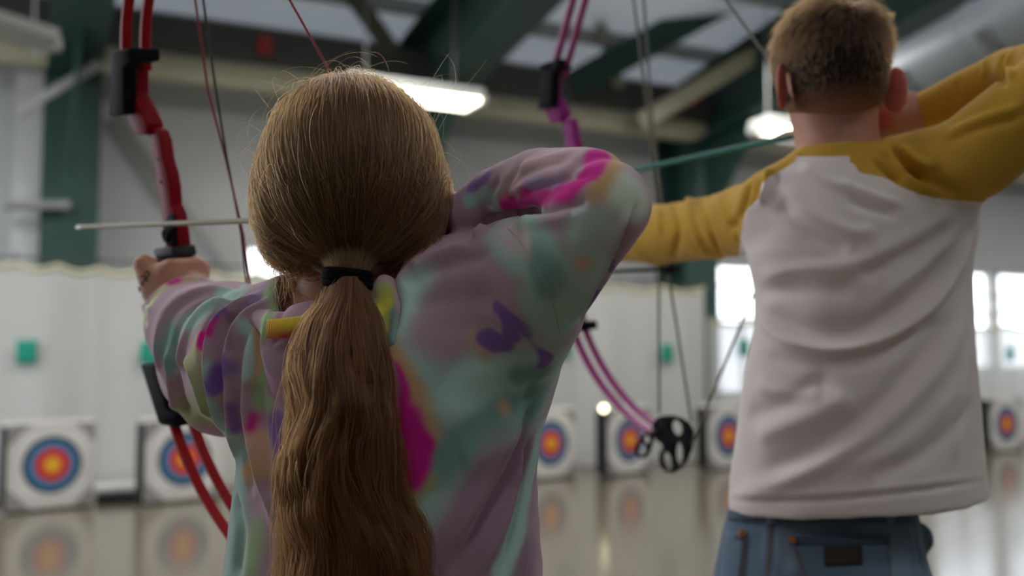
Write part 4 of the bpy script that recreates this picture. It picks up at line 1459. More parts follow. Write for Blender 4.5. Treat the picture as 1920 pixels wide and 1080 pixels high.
def shoes(parent, P0, feet, yaws, k, up_m, sole_m):
    for (fx, fy), yw in zip(feet, yaws):
        fw = np.array((math.sin(-yw), math.cos(-yw), 0)); sd = np.array((fw[1], -fw[0], 0))
        c = np.array((fx, fy, 0.0))
        f = lambda p: np.maximum(smin(sd_chain(p, [c - fw * .045 * k + Z * .05, c + fw * .07 * k + Z * .045, c + fw * .15 * k + Z * .036], [.046, .044, .036]), sd_cap(p, c + Z * .06, c + Z * .105, .046, .046), .03), .018 - p[:, 2])
        a, b = mesh_sdf(f, c - .27, c + .27, .006, 1)
        so = link_mesh('shoe', a - P0, b, up_m, parent)
        out = [(c - fw * (.095 * k) + sd * x * .03) for x in (-1, 1)]
        pol = []
        for t in np.linspace(0, 2 * math.pi, 24, endpoint=False):
            y = math.cos(t); x = math.sin(t)
            pol.append((x * (.048 if y > 0 else .044), (.045 + y * .145) * k))
        MB().prism(pol, c - P0 + Z * .010, sd, fw, .020, .003).build('sole', sole_m, so, smooth=40)


shoes(girl, G0, [(a[2][0], a[2][1]) for a in ANK], [math.radians(-42), math.radians(-30)], .92, M_shoe, M_sole)

# --- hair: a full head of long strands gathered into a tie, and a wavy ponytail
M_hairG = hair_mat('brown_hair', (.056, .0222, .0058, 1), .34)
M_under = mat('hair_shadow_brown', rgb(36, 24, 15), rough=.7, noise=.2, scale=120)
TIE = W(652, 522, .912)
C1, C2 = W(660, 318, 1.005), W(659, 392, 1.0)


def f_cap(p):
    d = sd_ell(p, C1, (.0840, .106, .0885))
    d = smin(d, sd_ell(p, C2, (.0815, .098, .070)), .03)
    for x, y in ((540, 426), (784, 418)): d = smin(d, sd_ell(p, W(x, y, .995), (.017, .050, .042)), .03)
    return d


def f_capm(p):
    d = f_cap(p) + .004
    # open at the face
    fc = sd_ell(p, HCEN + np.array((-.012, .115, -.045)), (.066, .070, .085))
    d = smax(d, -fc, .01)
    for s in (-1, 1): d = smax(d, -sd_ell(p, HCEN + np.array(HR[0]) * s * .088 + np.array(HR[2]) * -.02, (.02, .022, .034)), .006)
    return d


cv_, cq_ = mesh_sdf(f_capm, C1 - .16, C1 + .15, .003, 2)
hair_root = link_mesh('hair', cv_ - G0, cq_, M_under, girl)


def push(p, off):
    """moves points onto the hair surface (off metres outside it)"""
    for _ in range(3):
        d = f_cap(p.astype(np.float32))
        e = .002
        g = np.stack([f_cap((p + np.eye(3)[i] * e).astype(np.float32)) - d for i in range(3)], 1) / e
        g /= np.linalg.norm(g, axis=1)[:, None] + 1e-9
        p = p - g * (d - off)[:, None]
    return p


def strand_batch(n, seed, off_lo, off_hi, npt=16):
    r = np.random.default_rng(seed)
    # roots: along the parting and over the crown, sides and hairline
    th = r.uniform(-math.pi, math.pi, n); ph = np.arccos(r.uniform(-.10, 1.0, n))
    R0 = np.stack([np.sin(ph) * np.cos(th) * .09, np.sin(ph) * np.sin(th) * .10, np.cos(ph) * .10], 1) + C1
    R0 = push(R0, -.001)
    keep = ~((R0[:, 1] > C1[1] + .055) & (R0[:, 2] < C1[2] + .045))
    R0 = R0[keep]; n = len(R0)
    off = r.uniform(off_lo, off_hi, n)
    ang = r.uniform(0, 2 * math.pi, n); rr = np.sqrt(r.uniform(0, 1, n))
    T = TIE + np.stack([np.cos(ang) * .0155 * rr, -np.abs(np.sin(ang)) * .012 * rr + .004, np.sin(ang) * .007 * rr + .003], 1)
    # strands hang towards the nape before the tie pulls them in
    side = (R0[:, 0] - C1[0]) / .09
    sag = np.clip((R0[:, 2] - TIE[2]), 0, .3) * (.52 + r.normal(0, .05, n)) * (.30 + .70 * np.abs(side))
    M1 = R0 * .62 + T * .38; M1[:, 2] = R0[:, 2] - sag - .012
    M1[:, 0] += side * .035
    clump = (wob(R0, 55, seed) + 1.2 * wob(R0, 150, seed + 4))[:, None] * np.array((.0060, 0, .003))
    t = np.linspace(0, 1, npt)
    P = ((1 - t) ** 2)[None, :, None] * R0[:, None] + (2 * t * (1 - t))[None, :, None] * (M1 + clump)[:, None] + (t ** 2)[None, :, None] * T[:, None]
    Q_ = push(P.reshape(-1, 3), np.repeat(off, npt)).reshape(n, npt, 3)
    w = np.clip((t - .80) / .20, 0, 1) ** 1.6
    P = Q_ * (1 - w)[None, :, None] + P * w[None, :, None]
    ww = np.clip(t / .15, 0, 1)
    jit = r.normal(0, 1, (n, 3, 3)) * .0016
    P += ww[None, :, None] * (np.sin(t * 5)[None, :, None] * jit[:, 0][:, None] + np.sin(t * 9 + 1)[None, :, None] * jit[:, 1][:, None])
    return list(P)


head_str = strand_batch(15000, 1, -.001, .0035)
head_str += strand_batch(2500, 2, .002, .006)


def bez(P, n=14):
    P = np.array(P, float); k = len(P) - 1
    t = np.linspace(0, 1, n)[:, None]
    return sum(math.comb(k, i) * (1 - t) ** (k - i) * t ** i * P[i] for i in range(k + 1))


r = np.random.default_rng(5)
fly = []
for _ in range(230):                                    # flyaways over the crown and sides
    a = r.uniform(-.2, math.pi + .2)
    s = np.array((math.cos(a) * .092, r.uniform(-.06, .05), math.sin(a) * .095)) + C1
    s = push(s[None], 0.0)[0]
    outw = (s - C1) / np.linalg.norm(s - C1)
    tan = np.array((r.choice([-1, 1]) * outw[2], 0, -r.choice([-1, 1]) * outw[0])) + r.normal(0, .3, 3)
    ln = r.uniform(.025, .065)
    hgt = abs(r.normal(0, .008)) + .003
    fly.append(bez([s, s + outw * hgt * 1.5 + tan * ln * .3, s + outw * hgt * 1.6 + tan * ln * .8, s + outw * hgt * r.uniform(-.2, .9) + tan * ln * 1.1 + np.array((0, 0, -.008))], 12))
for _ in range(70):                                    # loose locks at the left side and the nape
    x = r.normal(500, 14); y = r.uniform(380, 470)
    d = r.uniform(.97, 1.03)
    e = (r.normal(542, 12), r.normal(528, 14)) if r.random() < .7 else (r.normal(505, 12), r.normal(500, 12))
    fly.append(bez([W(x, y - 60, d), W(x - 6, y, d), W((x + e[0]) / 2 - 8, y + 40, d), W(e[0], e[1], d - .01)], 12))
for _ in range(26):                                     # strands across the left shoulder
    fly.append(bez([W(r.normal(516, 14), 440, .98), W(r.normal(530, 14), 500, .965), W(r.normal(540, 18), 540, .955), W(r.normal(552, 26), r.uniform(540, 600), .94)], 12))
for _ in range(160):                                    # locks at the right, above the shoulder
    x = r.normal(815, 14); d = r.uniform(.955, 1.01)
    fly.append(bez([W(x, 370, d), W(x + 8, 430, d - .01), W(x - 15, 470, d - .02), W(r.normal(740, 30), r.normal(500, 12), .94)], 12))
for _ in range(700):                                    # the underside, drawn to the tie from both sides
    sg = r.choice([-1, 1])
    x = 655 + sg * r.uniform(60, 165); y = 500 - abs(x - 655) * .22 + r.normal(0, 8)
    fly.append(bez([W(x, y - 50, .99 + abs(x - 655) * .0001), W(x * .75 + 655 * .25, y, .965), W(655 + (x - 655) * .35, 512, .935), TIE + r.normal(0, .005, 3)], 12))
M_hairL = hair_mat('golden_brown_hair', (.130, .054, .0145, 1), .36)
r.shuffle(head_str)
k_ = int(len(head_str) * .72)
hair_obj('hair_strands', head_str[:k_] + fly[230:], .00022, M_hairG, hair_root, G0)
hair_obj('hair_strands', head_str[k_:], .00024, M_hairL, hair_root, G0)
hair_obj('flyaway_hairs', fly[:100], .00009, M_hairG, hair_root, G0)

PT_Y = [520, 560, 600, 650, 700, 760, 850, 940, 1000, 1080, 1180, 1260]
PT_C = [652, 648, 641, 637, 635, 633, 638, 648, 654, 658, 660, 660]
PT_W = [34, 50, 76, 92, 96, 94, 112, 122, 134, 140, 134, 88]
PT_D = [.905, .893, .880, .868, .861, .858, .862, .868, .872, .876, .88, .885]


def ponytail(n, seed):
    r = np.random.default_rng(seed)
    out = []
    nc = 240
    cu = np.sort(r.uniform(-1, 1, nc)); cdp = r.uniform(-1, 1, nc); cp = r.uniform(0, 6.28, (nc, 3)); ca = r.uniform(.5, 1.5, (nc, 2)); cl_ = np.clip(r.normal(.93, .07, nc), .6, 1.04)
    crk = r.uniform(-.35, .35, nc)
    npt = 34
    for i in range(n):
        c = r.integers(nc)
        u0 = cu[c] + r.normal(0, .075); dp = cdp[c] + r.normal(0, .2)
        rad = math.hypot(u0, dp)
        if rad > 1: u0, dp = u0 / rad, dp / rad
        y = np.linspace(518, 518 + (1262 - 518) * cl_[c] * (1 - abs(r.normal(0, .05))), npt)
        t = (y - 518) / 740
        cx = np.interp(y, PT_Y, PT_C); hw = np.interp(y, PT_Y, PT_W); dd = np.interp(y, PT_Y, PT_D)
        amp = np.clip(t * 3, 0, 1)
        u = u0 + crk[c] * np.sin(t * 3.3 + cp[c, 2]) * amp * .45
        x = cx + u * hw + amp * (11 * ca[c, 0] * np.sin(t * 17 + cp[c, 0] * .55) + 3.2 * ca[c, 1] * np.sin(t * 29 + cp[c, 1])) + r.normal(0, 1.0)
        x += amp * (r.normal(0, 3.4) * np.sin(t * 12 + r.uniform(0, 6)) + r.normal(0, 1.2) * np.sin(t * 24 + r.uniform(0, 6)))
        th = .014 + .024 * np.clip(t * 2.2, 0, 1)
        dpt = dd + dp * th * np.sqrt(np.clip(1 - (u * .9) ** 2, .05, 1)) + .006 * amp * np.sin(t * 17 + cp[c, 1]) + abs(u) ** 3 * .012
        out.append(np.array([W(a, b, c_) for a, b, c_ in zip(x, y, dpt)]))
    return out


pony_str = ponytail(7500, 9)
for _ in range(150):                                    # wisps standing off the tail
    y0 = r.uniform(540, 900); sg = r.choice([-1, 1])
    x0 = np.interp(y0, PT_Y, PT_C) + sg * np.interp(y0, PT_Y, PT_W) * r.uniform(.6, 1.0)
    d_ = np.interp(y0, PT_Y, PT_D)
    o = sg * abs(r.normal(0, 22))
    pony_str.append(bez([W(x0 - sg * 20, y0 - 40, d_), W(x0 + o * .6, y0 + 40, d_ - .004), W(x0 + o, y0 + 110, d_), W(x0 + o * r.uniform(-.3, 1.2), y0 + r.uniform(140, 260), d_ + .01)], 14))
M_hairP = hair_mat('brown_ponytail_hair', (.058, .0172, .0034, 1), .36, .42)
M_hairQ = hair_mat('golden_ponytail_hair', (.165, .052, .0098, 1), .36, .42)
r.shuffle(pony_str)
k_ = int(len(pony_str) * .70)
hair_obj('ponytail', pony_str[:k_], .00021, M_hairP, hair_root, G0)
hair_obj('ponytail', pony_str[k_:], .00023, M_hairQ, hair_root, G0)
core = MB().tube([W(np.interp(y, PT_Y, PT_C), y, np.interp(y, PT_Y, PT_D) + .012) - G0 for y in np.linspace(522, 1250, 24)],
                 [np.interp(y, PT_Y, PT_W) * .62 * .88 / F for y in np.linspace(522, 1250, 24)], 20, rad2=[.006 + .010 * min(1, (y - 522) / 250) for y in np.linspace(522, 1250, 24)], up=(1, 0, 0))
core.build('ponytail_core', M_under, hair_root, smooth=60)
M_tie = mat('black_hair_tie', rgb(14, 14, 19), rough=.8, noise=.2, scale=120, spec=.1)
ti = MB()
for dz, rr in ((.0045, .0042), (-.0005, .0045), (-.0055, .0042)):
    ring = [TIE + np.array((math.cos(t) * .0195, math.sin(t) * .015 - .001, dz - .10 * math.cos(t) * .02)) - G0 for t in np.linspace(0, 2 * math.pi, 33)]
    ti.tube(ring, rr, 8)
ti.build('hair_tie', M_tie, girl, smooth=60)
# ------------------------------------------------------------------ the archer in the white and mustard shirt
IRR = 0.40
BX, BY = W(1545, 1050, 1.39)[:2]
boy = empty('person', (BX, BY, 0))
tag(boy, 'short-haired person in a white shirt with mustard sleeves, drawing a magenta bow', 'person')
B0 = np.array((BX, BY, 0.0))
BYAW = math.radians(-8)

b_lv = []
for y, cx, hw, d, dep in [(1010, 1605, 236, 1.37, .125), (900, 1605, 230, 1.37, .122), (800, 1606, 219, 1.37, .118), (700, 1611, 209, 1.37, .114), (610, 1615, 196, 1.37, .112), (540, 1614, 194, 1.37, .112),
                          (480, 1607, 201, 1.37, .112), (420, 1610, 197, 1.37, .106), (380, 1613, 189, 1.37, .096), (335, 1593, 158, 1.37, .078), (300, 1573, 103, 1.37, .060), (280, 1568, 75, 1.37, .052)]:
    p = W(cx, y, d)
    b_lv.append((p[2], p[0], p[1], hw * d / F, dep))
BL_A = [W(1455, 398, 1.41), W(1335, 428, 1.62), W(1232, 440, 1.80), W(1158, 446, 1.93)]
BR_A = [W(1725, 335, 1.36), W(1830, 290, 1.28), W(2005, 138, 1.20)]
BR_F = [W(2005, 130, 1.205), W(1890, 142, 1.35), W(1738, 207, 1.44)]
bwr = b_rest + bS * -.088 - bA * .085 - bL * .013
BNECK = W(1572, 268, 1.385)
hemA, hemB = W(1370, 962, 1.37), W(1855, 925, 1.37)
hn_ = np.cross(hemB - hemA, N * 0 + np.array((0, 1.0, 0))); hn_ /= np.linalg.norm(hn_)
if hn_[2] > 0: hn_ = -hn_


def f_shirt(p):
    d = sd_loft(p, b_lv, BYAW)
    d = smin(d, sd_chain(p, [W(1462, 388, 1.39), W(1572, 345, 1.385), W(1700, 338, 1.365)], [.048, .050, .055]), .03)
    d = smin(d, sd_chain(p, BL_A, [.055, .050, .053, .044], .01), .035)
    d = smin(d, sd_chain(p, BR_A, [.058, .057, .047]), .035)
    d = smin(d, sd_cap(p, W(1765, 345, 1.36), W(1775, 440, 1.37), .045, .035), .03)
    d = smin(d, sd_chain(p, BR_F, [.046, .036, .029]), .008)
    d = smax(d, (p - v3(hemA)) @ v3(hn_), .003)
    d = smax(d, -sd_cap(p, BR_F[2], W(1640, 240, 1.46), .0225, .0225), .003)
    d = smax(d, -sd_cap(p, BL_A[3], bwr, .034, .034), .004)
    d = smax(d, -sd_cap(p, W(1572, 330, 1.385), W(1572, 200, 1.385), .054, .058), .005)
    return np.maximum(d, -sd_loft(p, [(hemA[2] - .1, W(1600, 960, 1.37)[0], hemA[1], .155, .100), (hemB[2] + .03, W(1600, 960, 1.37)[0], hemA[1], .155, .100)], BYAW))


sv, sq = mesh_sdf(f_shirt, (.10, 1.02, 1.00), (1.02, 2.10, 1.86), .004, 2)
SF = [
    ([(1424, 600), (1470, 640), (1560, 662), (1660, 640), (1740, 590), (1800, 500), (1825, 420)], 11, 5.5),
    ([(1440, 590), (1520, 625), (1620, 620), (1720, 560), (1780, 480)], 20, -6),
    ([(1440, 670), (1540, 685), (1650, 668), (1750, 600)], 20, -4),
    ([(1380, 930), (1440, 915), (1540, 870), (1660, 790), (1760, 690), (1810, 600)], 22, 6),
    ([(1440, 880), (1540, 840), (1640, 780), (1720, 690), (1770, 600)], 26, -7),
    ([(1420, 820), (1500, 790), (1600, 740)], 22, 4), ([(1400, 780), (1470, 760), (1560, 700)], 20, -4),
    ([(1420, 720), (1480, 745), (1540, 735)], 16, 3.5), ([(1600, 880), (1720, 820), (1800, 720)], 18, 3),
    ([(1640, 900), (1760, 840), (1820, 760)], 16, -3.5), ([(1820, 620), (1800, 760), (1790, 860)], 14, 3),
    ([(1470, 350), (1520, 400), (1600, 440), (1640, 430)], 16, 3.5), ([(1460, 380), (1510, 430), (1590, 470)], 16, -4),
    ([(1590, 370), (1640, 395), (1680, 400)], 12, -4), ([(1600, 350), (1650, 375), (1690, 382)], 10, 3),
    ([(1430, 520), (1500, 500), (1580, 505), (1650, 480)], 18, 3.5), ([(1420, 550), (1500, 540), (1600, 545)], 18, -3.5),
    ([(1640, 480), (1720, 440), (1790, 400)], 20, 3), ([(1610, 520), (1700, 480), (1800, 420)], 18, -4), ([(1650, 560), (1760, 480), (1815, 400)], 14, 3),
    ([(1500, 310), (1560, 345), (1600, 350)], 12, 3),
    ([(1372, 938), (1500, 940), (1650, 930), (1845, 902)], 5, -3.0), ([(1372, 926), (1500, 928), (1650, 918), (1845, 890)], 6, 1.2),
    # left sleeve
    ([(1262, 380), (1275, 430), (1262, 485)], 9, -4), ([(1290, 368), (1300, 420), (1330, 480)], 10, 5), ([(1310, 372), (1330, 430), (1350, 480)], 9, -5), ([(1345, 368), (1370, 420), (1385, 455)], 11, 4),
    ([(1405, 345), (1395, 390), (1370, 430)], 10, -4), ([(1440, 320), (1440, 350), (1425, 380)], 9, 5), ([(1455, 325), (1458, 345)], 7, -4), ([(1235, 385), (1240, 440)], 10, 3),
    # right sleeve and shoulder
    ([(1655, 285), (1675, 310), (1700, 345), (1760, 362)], 8, 7.5), ([(1672, 275), (1690, 305), (1730, 335)], 8, -8), ([(1690, 280), (1712, 300), (1760, 310)], 9, 6), ([(1640, 300), (1665, 325), (1690, 340)], 7, -6),
    ([(1700, 310), (1740, 345), (1810, 360)], 12, -4), ([(1780, 250), (1860, 215), (1920, 200)], 10, 3), ([(1770, 265), (1850, 235), (1915, 220)], 10, -3),
    ([(1880, 100), (1870, 130), (1885, 160)], 7, -5), ([(1900, 95), (1890, 125), (1900, 150)], 7, 4), ([(1850, 110), (1846, 150)], 8, 3), ([(1790, 150), (1800, 190)], 9, -3),
]
sv = folds(sv, sq, [(a, b * .9, c * 1.7) for a, b, c in SF], 1.37)
sn = vnormals(sv, sq)
sv = sv + sn * (wob(sv, 24, 15) * .0016 + wob(sv, 50, 16) * .0006)[:, None]


def proj(p):
    q = p - CAM
    d = q @ CF
    return 960 + F * (q @ CR) / d, 540 - F * (q @ CU) / d, d


XL = ([280, 300, 318, 332, 345, 370, 395, 420, 480, 520], [1508, 1494, 1468, 1442, 1428, 1424, 1399, 1392, 1385, 1380])
YR = ([1585, 1600, 1612, 1640, 1660, 1690, 1730, 1770, 1830, 1870, 2100], [290, 306, 324, 329, 334, 351, 366, 374, 378, 380, 380])
cx_, cy_, cd_ = proj(sv[sq].mean(1))
isL = (cx_ < np.interp(cy_, *XL)) & (cy_ < 510)
isR = (cy_ < np.interp(cx_, *YR)) & (cx_ > 1590)
isC = (cy_ < 293) & ~isL & ~isR
lab = np.where(isL, 1, np.where(isR, 2, np.where(isC, 3, 0)))
# bring the verts between two colours onto the seam itself
vl = np.full(len(sv), -1); mixd = np.zeros(len(sv), bool)
for k in range(4):
    for i in range(4):
        m_ = lab == k
        ids = sq[m_, i]
        bad = (vl[ids] != -1) & (vl[ids] != k)
        mixd[ids[bad]] = True
        vl[ids] = k
for sel in range(4): pass
vx, vy, vd = proj(sv)
onC = mixd & (np.abs(vy - 293) < 7) & (vx > 1490) & (vx < 1600)
sv[onC] -= ((293 - vy[onC]) * vd[onC] / F)[:, None] * CU
onL = mixd & (vx < 1515) & (vy > 296)
sv[onL] += (np.clip((np.interp(vy[onL], *XL) - vx[onL]) * vd[onL] / F, -.003, .003))[:, None] * CR
onR = mixd & (vx > 1600)
sv[onR] -= (np.clip((np.interp(vx[onR], *YR) - vy[onR]) * vd[onR] / F, -.007, .007))[:, None] * CU
M_shirt = cloth_mat('white_jersey', attr=False, col=(*D(158, 150, 147), 1), weave=700, bump=.2, sheen=.15, mott=.03)
M_must = cloth_mat('mustard_jersey', attr=False, col=(.60, .345, .045, 1), weave=700, bump=.2, sheen=.15, mott=.04)
a, b, _ = submesh(sv, sq, lab == 0)
shirt = link_mesh('shirt', a - B0, b, M_shirt, boy)
for k, nm in ((1, 'sleeve'), (2, 'sleeve'), (3, 'neckband')):
    a, b, _ = submesh(sv, sq, lab == k)
    o = link_mesh(nm, a - B0, b, M_must, shirt)
    if nm == 'sleeve': o['label'] = 'mustard yellow sleeve'
sbvh = bvh_of(sv, sq)
nb = MB().tube([np.array((math.cos(t) * .057, math.sin(t) * .057, -.010 + .010 * math.sin(t))) + W(1573, 288, 1.385) - B0 for t in np.linspace(0, 2 * math.pi, 41)], .0075, 10, rad2=.004)
nb.build('neckband', M_must, shirt, smooth=60)

# --- head, arms and hands: one skin
yb = math.radians(5)
BR_ = [(math.cos(yb), math.sin(yb), 0), (-math.sin(yb), math.cos(yb), 0), (0, 0, 1)]
BC = W(1564, 152, 1.385)
BANK = []
for sg in (1, -1):
    hx = B0 + bA * np.array((1, 1, 0)) * .085 * sg
    fx = B0 + bA * np.array((1, 1, 0)) * .22 * sg
    BANK.append((np.array((hx[0], hx[1], .92)), np.array(((hx[0] * .45 + fx[0] * .55), (hx[1] * .45 + fx[1] * .55) - .01, .50)), np.array((fx[0], fx[1], .08))))


def f_boy(p):
    d = head_sdf(p, BC, BR_, .0660, .090, .094, ear=.034, eo=.009)
    d = smin(d, sd_chain(p, [W(1570, 205, 1.385), W(1571, 270, 1.385), W(1572, 320, 1.385)], [.052, .055, .062]), .02)
    d = smin(d, sd_chain(p, [W(1480, 400, 1.40), W(1573, 340, 1.385), W(1700, 350, 1.37)], [.040, .045, .042]), .03)
    d = smin(d, sd_loft(p, [(.90, BX, BY, .125, .090), (1.05, BX, BY, .105, .080), (1.30, b_lv[4][1], b_lv[4][2], .110, .070), (1.48, b_lv[7][1], b_lv[7][2], .105, .062)], BYAW), .03)
    d = smin(d, sd_chain(p, [BR_A[0], BR_A[1], W(1998, 145, 1.215)], [.042, .042, .034]), .02)
    d = smin(d, sd_chain(p, [W(1998, 145, 1.215), BR_F[1], BR_F[2]], [.034, .029, .0225]), .006)
    d = smin(d, sd_chain(p, [BL_A[0], BL_A[1], BL_A[2], bwr], [.042, .038, .033, .023], .01), .02)
    d = smin(d, f_hand_bow(p, b_rest, bA, bL, bS, bwr, 1.08), .012)
    d = smin(d, f_hand_draw(p, W(1735, 208, 1.442), W(1560, 246, 1.475), np.array((.2, .1, .97)), 1.15), .012)
    for h, k, a in BANK:
        d = smin(d, sd_chain(p, [h, k, a], [.080, .052, .036], .01), .03)
        toe = a + np.array((.10, .11, -.045))
        d = smin(d, sd_cap(p, a + np.array((0, 0, -.035)), toe, .034, .024), .03)
    return d


bv_, bq_ = mesh_sdf(f_boy, (.02, 1.02, -.0), (1.02, 2.16, 1.80), .004, 1)
sc = (bv_ - BC) @ np.array(BR_).T
IRR = 0.29
bcol = np.tile(np.array(D(110, 78, 66)), (len(bv_), 1))
earm = np.clip((np.abs(sc[:, 0]) - .070) * 150, 0, 1) * (np.abs(sc[:, 2] + .012) < .045) * (np.abs(sc[:, 0]) < .105) * (np.abs(sc[:, 1]) < .05)
bcol += (np.array(D(120, 62, 53)) - bcol) * earm[:, None]
for s in (-1, 1):
    r_ = np.linalg.norm(sc - np.array((s * .031, .0915, -.009)), axis=1)
    bcol[r_ < .0095] = D(170, 165, 160)
    bcol[r_ < .0050] = D(50, 40, 32)
lipm = ((np.abs(sc[:, 0]) < .024) & (np.abs(sc[:, 2] + .064) < .012) & (sc[:, 1] > .07)) * .7
bcol += (np.array(D(140, 66, 62)) - bcol) * lipm[:, None]
bbody = link_mesh('body', bv_ - B0, bq_, M_skin, boy, bcol)

IRR = 0.36
# --- jeans
def f_jeans(p):
    d = sd_loft(p, [(.80, BX - .003, BY, .148, .120), (W(0, 1080, 1.39)[2], BX - .005, BY, .146, .118), (W(0, 1000, 1.39)[2], BX - .005, BY, .133, .106), (W(0, 960, 1.39)[2], BX - .002, BY, .128, .100), (W(0, 925, 1.39)[2], BX - .002, BY, .122, .096)], 0, 2.3)
    for h, k, a in BANK: d = smin(d, sd_chain(p, [h, k, a + np.array((0, 0, .0))], [.100, .080, .068], .01), .04)
    d = smin(d, sd_ell(p, W(1726, 1008, 1.38), (.014, .030, .021)), .004)
    return np.maximum(d, .04 - p[:, 2])


jv, jq = mesh_sdf(f_jeans, (BX - .46, BY - .42, .02), (BX + .46, BY + .42, 1.16), .005, 1)
jv = folds(jv, jq, [([(1440, 968), (1438, 1020), (1434, 1079)], 6, 1.6), ([(1452, 970), (1450, 1020), (1446, 1079)], 6, -1.6), ([(1478, 990), (1580, 984), (1680, 992)], 14, -2), ([(1700, 965), (1706, 1010), (1720, 1040)], 6, 2),
                    ([(1712, 1000), (1722, 1030), (1728, 1070)], 8, -3), ([(1380, 970), (1400, 985)], 10, 2), ([(1500, 1060), (1480, 1079)], 12, 2)], 1.28)
jcol = np.tile(np.array(D(60, 72, 84)), (len(jv), 1)) * (1 + .16 * wob(jv, 30, 31) + .10 * wob(jv, 90, 32))[:, None]
jc2 = paint(jv, jq, (0, 0, 0), [([(1480, 1040), (1500, 1075)], 40, (1, 1, 1), .9), ([(1380, 1040), (1370, 1075)], 30, (1, 1, 1), .9), ([(1640, 1060), (1690, 1050)], 34, (1, 1, 1), .9)], 1.28, .006)
jcol += (np.array(D(84, 96, 106)) - jcol) * (jc2[:, :1] * .6)
M_denim = cloth_mat('blue_denim', weave=1100, bump=.3, sheen=.1, mott=.12)
jeans = link_mesh('jeans', jv - B0, jq, M_denim, boy, np.clip(jcol, 0, 1))
jb = bvh_of(jv, jq)


def patch(name, quad, nu, nv, out, thick, m, parent, P0, bvh, d0, col=None):
    q = np.array(quad, float)
    vs = []
    for j in range(nv + 1):
        for i in range(nu + 1):
            s, t = i / nu, j / nv
            x, y = (q[0] * (1 - s) + q[1] * s) * (1 - t) + (q[3] * (1 - s) + q[2] * s) * t
            h = cast(bvh, x, y, d0)
            dv = CAM - h; dv /= np.linalg.norm(dv)
            vs.append(h + dv * out - P0)
    fs = [(j * (nu + 1) + i, (j + 1) * (nu + 1) + i, (j + 1) * (nu + 1) + i + 1, j * (nu + 1) + i + 1) for j in range(nv) for i in range(nu)]
    o = link_mesh(name, np.array(vs), np.array(fs), m, parent, None if col is None else np.tile(np.array(col), (len(vs), 1)))
    md = o.modifiers.new('thickness', 'SOLIDIFY'); md.thickness = thick; md.offset = 1
    return o


M_den2 = cloth_mat('pocket_denim', attr=False, col=(*D(60, 72, 84), 1), weave=1100, bump=.3, sheen=.1, mott=.12)
M_den3 = cloth_mat('dark_denim', attr=False, col=(*D(46, 56, 67), 1), weave=1100, bump=.3, sheen=.1, mott=.12)
M_stitch = mat('tan_stitching', rgb(120, 100, 70), rough=.8, noise=.1)
M_leather = mat('dark_brown_leather', rgb(58, 40, 36), rough=.6, noise=.15, scale=60)
M_copper = mat('copper_rivet', rgb(196, 120, 70), rough=.4, metal=.6, noise=.05)
bpk = patch('back_pocket', [(1481, 1005), (1668, 1004), (1672, 1095), (1512, 1100)], 14, 8, .002, .0022, M_den2, jeans, B0, jb, 1.27)
patch('pocket_hem', [(1484, 1006), (1666, 1005), (1667, 1022), (1490, 1023)], 14, 2, .0034, .0014, M_den3, bpk, B0, jb, 1.27)
pa = patch('leather_patch', [(1545, 1025), (1616, 1024), (1617, 1059), (1547, 1061)], 6, 4, .0052, .0014, M_leather, bpk, B0, jb, 1.27)
lpk = patch('back_pocket', [(1361, 996), (1399, 999), (1388, 1095), (1352, 1095)], 5, 8, .002, .0022, M_den2, jeans, B0, jb, 1.30)
patch('pocket_hem', [(1360, 997), (1398, 1000), (1396, 1014), (1358, 1012)], 5, 2, .0034, .0014, M_den3, lpk, B0, jb, 1.30)
wb = patch('waistband', [(1372, 945), (1708, 945), (1712, 982), (1366, 976)], 26, 3, .0025, .002, M_den3, jeans, B0, jb, 1.29)
for x in (1446, 1668):
    patch('belt_loop', [(x - 8, 944), (x + 8, 944), (x + 9, 984), (x - 9, 984)], 2, 4, .0058, .0022, M_den2, wb, B0, jb, 1.28)
for x, y, pp in ((1486, 1012, bpk), (1392, 1001, lpk)):
    h = cast(jb, x, y, 1.28); dv = (CAM - h) / np.linalg.norm(CAM - h)
    MB().tube([h + dv * .005 - B0, h + dv * .0085 - B0], [.0052, .0042], 14).build('rivet', M_copper, pp, smooth=60)
for pts in ([(1445, 984), (1443, 1030), (1438, 1085)], [(1665, 1026), (1670, 1085)], [(1490, 1026), (1500, 1060), (1515, 1090)], [(1398, 1012), (1390, 1085)]):
    L = on_cloth(jb, pts, 1.28, .0045)
    MB().tube(L - B0, .0009, 5).build('stitching', M_stitch, jeans)
shoes(boy, B0, [(a[2][0], a[2][1]) for a in BANK], [math.radians(-30), math.radians(-22)], 1.0, M_shoe, M_sole)

# --- short hair
M_hairB = hair_mat('short_brown_hair', (.034, .0145, .0045, 1), .30, .4)
BC1 = W(1556, 119, 1.384)


def f_bcap(p):
    d = sd_ell(p, BC1, (.0700, .101, .076))
    d = smin(d, sd_ell(p, W(1566, 172, 1.372), (.058, .078, .056)), .03)
    d = d + .016 * np.clip((W(1566, 178, 1.31)[2] - p[:, 2]) / .040, 0, 1)
    fc = sd_ell(p, BC + np.array((-.01, .11, -.03)), (.068, .066, .08))
    d = smax(d, -fc, .01)
    for s in (-1, 1): d = smax(d, -sd_ell(p, BC + np.array(BR_[0]) * s * .078 + np.array(BR_[2]) * -.012, (.021, .026, .040)), .006)
    return d


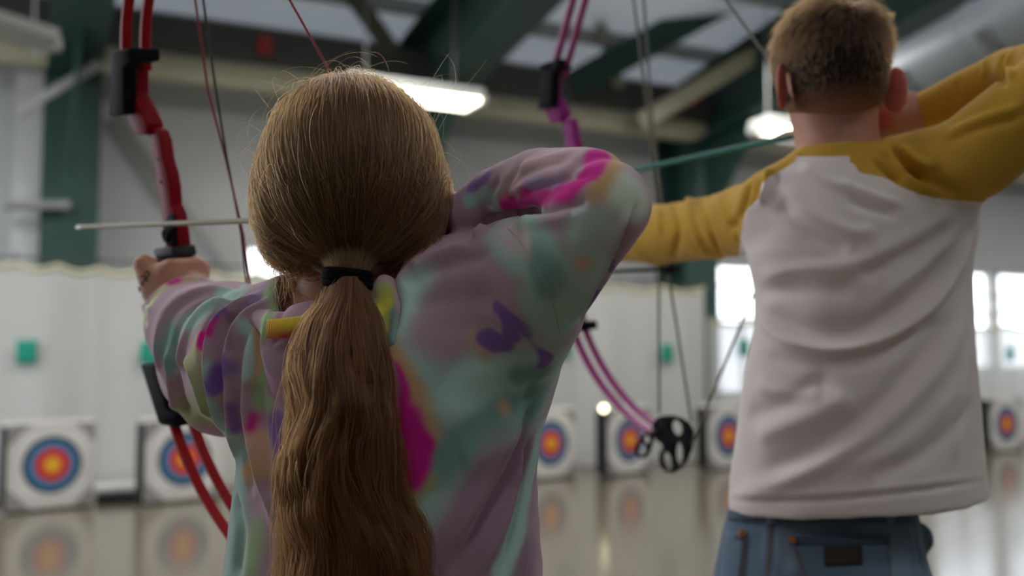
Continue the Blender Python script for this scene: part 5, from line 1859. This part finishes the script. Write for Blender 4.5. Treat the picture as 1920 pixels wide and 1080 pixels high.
hv_, hq_ = mesh_sdf(f_bcap, BC1 - .15, BC1 + .13, .003, 1)
fd = np.clip((hv_[:, 2] - (W(1566, 218, 1.31)[2])) / .045, 0, 1)[:, None]
hbc = np.array(D(110, 78, 66)) * (1 - fd) + np.array((.022, .013, .007)) * fd
M_buzz = cloth_mat('clipped_hair_base', weave=500, bump=.2, sheen=0, mott=.15)
bhair = link_mesh('hair', hv_ - B0, hq_, M_buzz, boy, hbc)
hn2 = vnormals(hv_, hq_)
r = np.random.default_rng(77)
zz = (hv_[:, 2] - BC1[2])
okv = np.nonzero((zz > -.072 + r.uniform(0, .03, len(zz))) & ~((hv_[:, 1] > BC1[1] + .05) & (zz < .02)))[0]
ids = r.choice(okv, 11000)
crown = BC1 + np.array((.012, -.045, .062))
st_ = []
for i in ids:
    p0 = hv_[i] + r.normal(0, .0012, 3); n0 = hn2[i]
    away = p0 - crown; away -= n0 * (away @ n0)
    away /= np.linalg.norm(away) + 1e-6
    up = np.clip((p0[2] - BC1[2] + .02) / .08, 0, 1)
    dn = np.array((0, 0, -1.0)); dn = dn - n0 * (dn @ n0)
    dr = away * (.4 + .6 * up) + dn * (1 - up) * .9 + r.normal(0, .16, 3)
    dr /= np.linalg.norm(dr) + 1e-6
    ln = .006 + .026 * up + r.normal(0, .002)
    lift = .10 + .35 * up * r.uniform(.3, 1.3)
    st_.append(np.array([p0 - n0 * .002, p0 + dr * ln * .33 + n0 * ln * lift * .6, p0 + dr * ln * .7 + n0 * ln * lift * .8, p0 + dr * ln * 1.05 + n0 * ln * lift * .65]))
for _ in range(420):                                    # the tuft standing up on the right
    b_ = W(1655 + r.normal(0, 9), 62 + r.normal(0, 10), 1.37 + r.normal(0, .012))
    e_ = W(1664 + r.normal(0, 7), 22 + abs(r.normal(0, 10)), 1.37 + r.normal(0, .01))
    st_.append(bez([b_, b_ * .5 + e_ * .5 + np.array((-.006, 0, .0)), e_], 5))
for _ in range(40):
    b_ = W(1662 + r.normal(0, 5), r.uniform(50, 110), 1.38); e_ = b_ + np.array((.012, 0, r.uniform(-.012, .018))) * r.uniform(.5, 1.4)
    st_.append(bez([b_, b_ * .5 + e_ * .5 + np.array((.002, 0, .003)), e_], 5))
hair_obj('hair_strands', st_, .00030, M_hairB, bhair, B0)
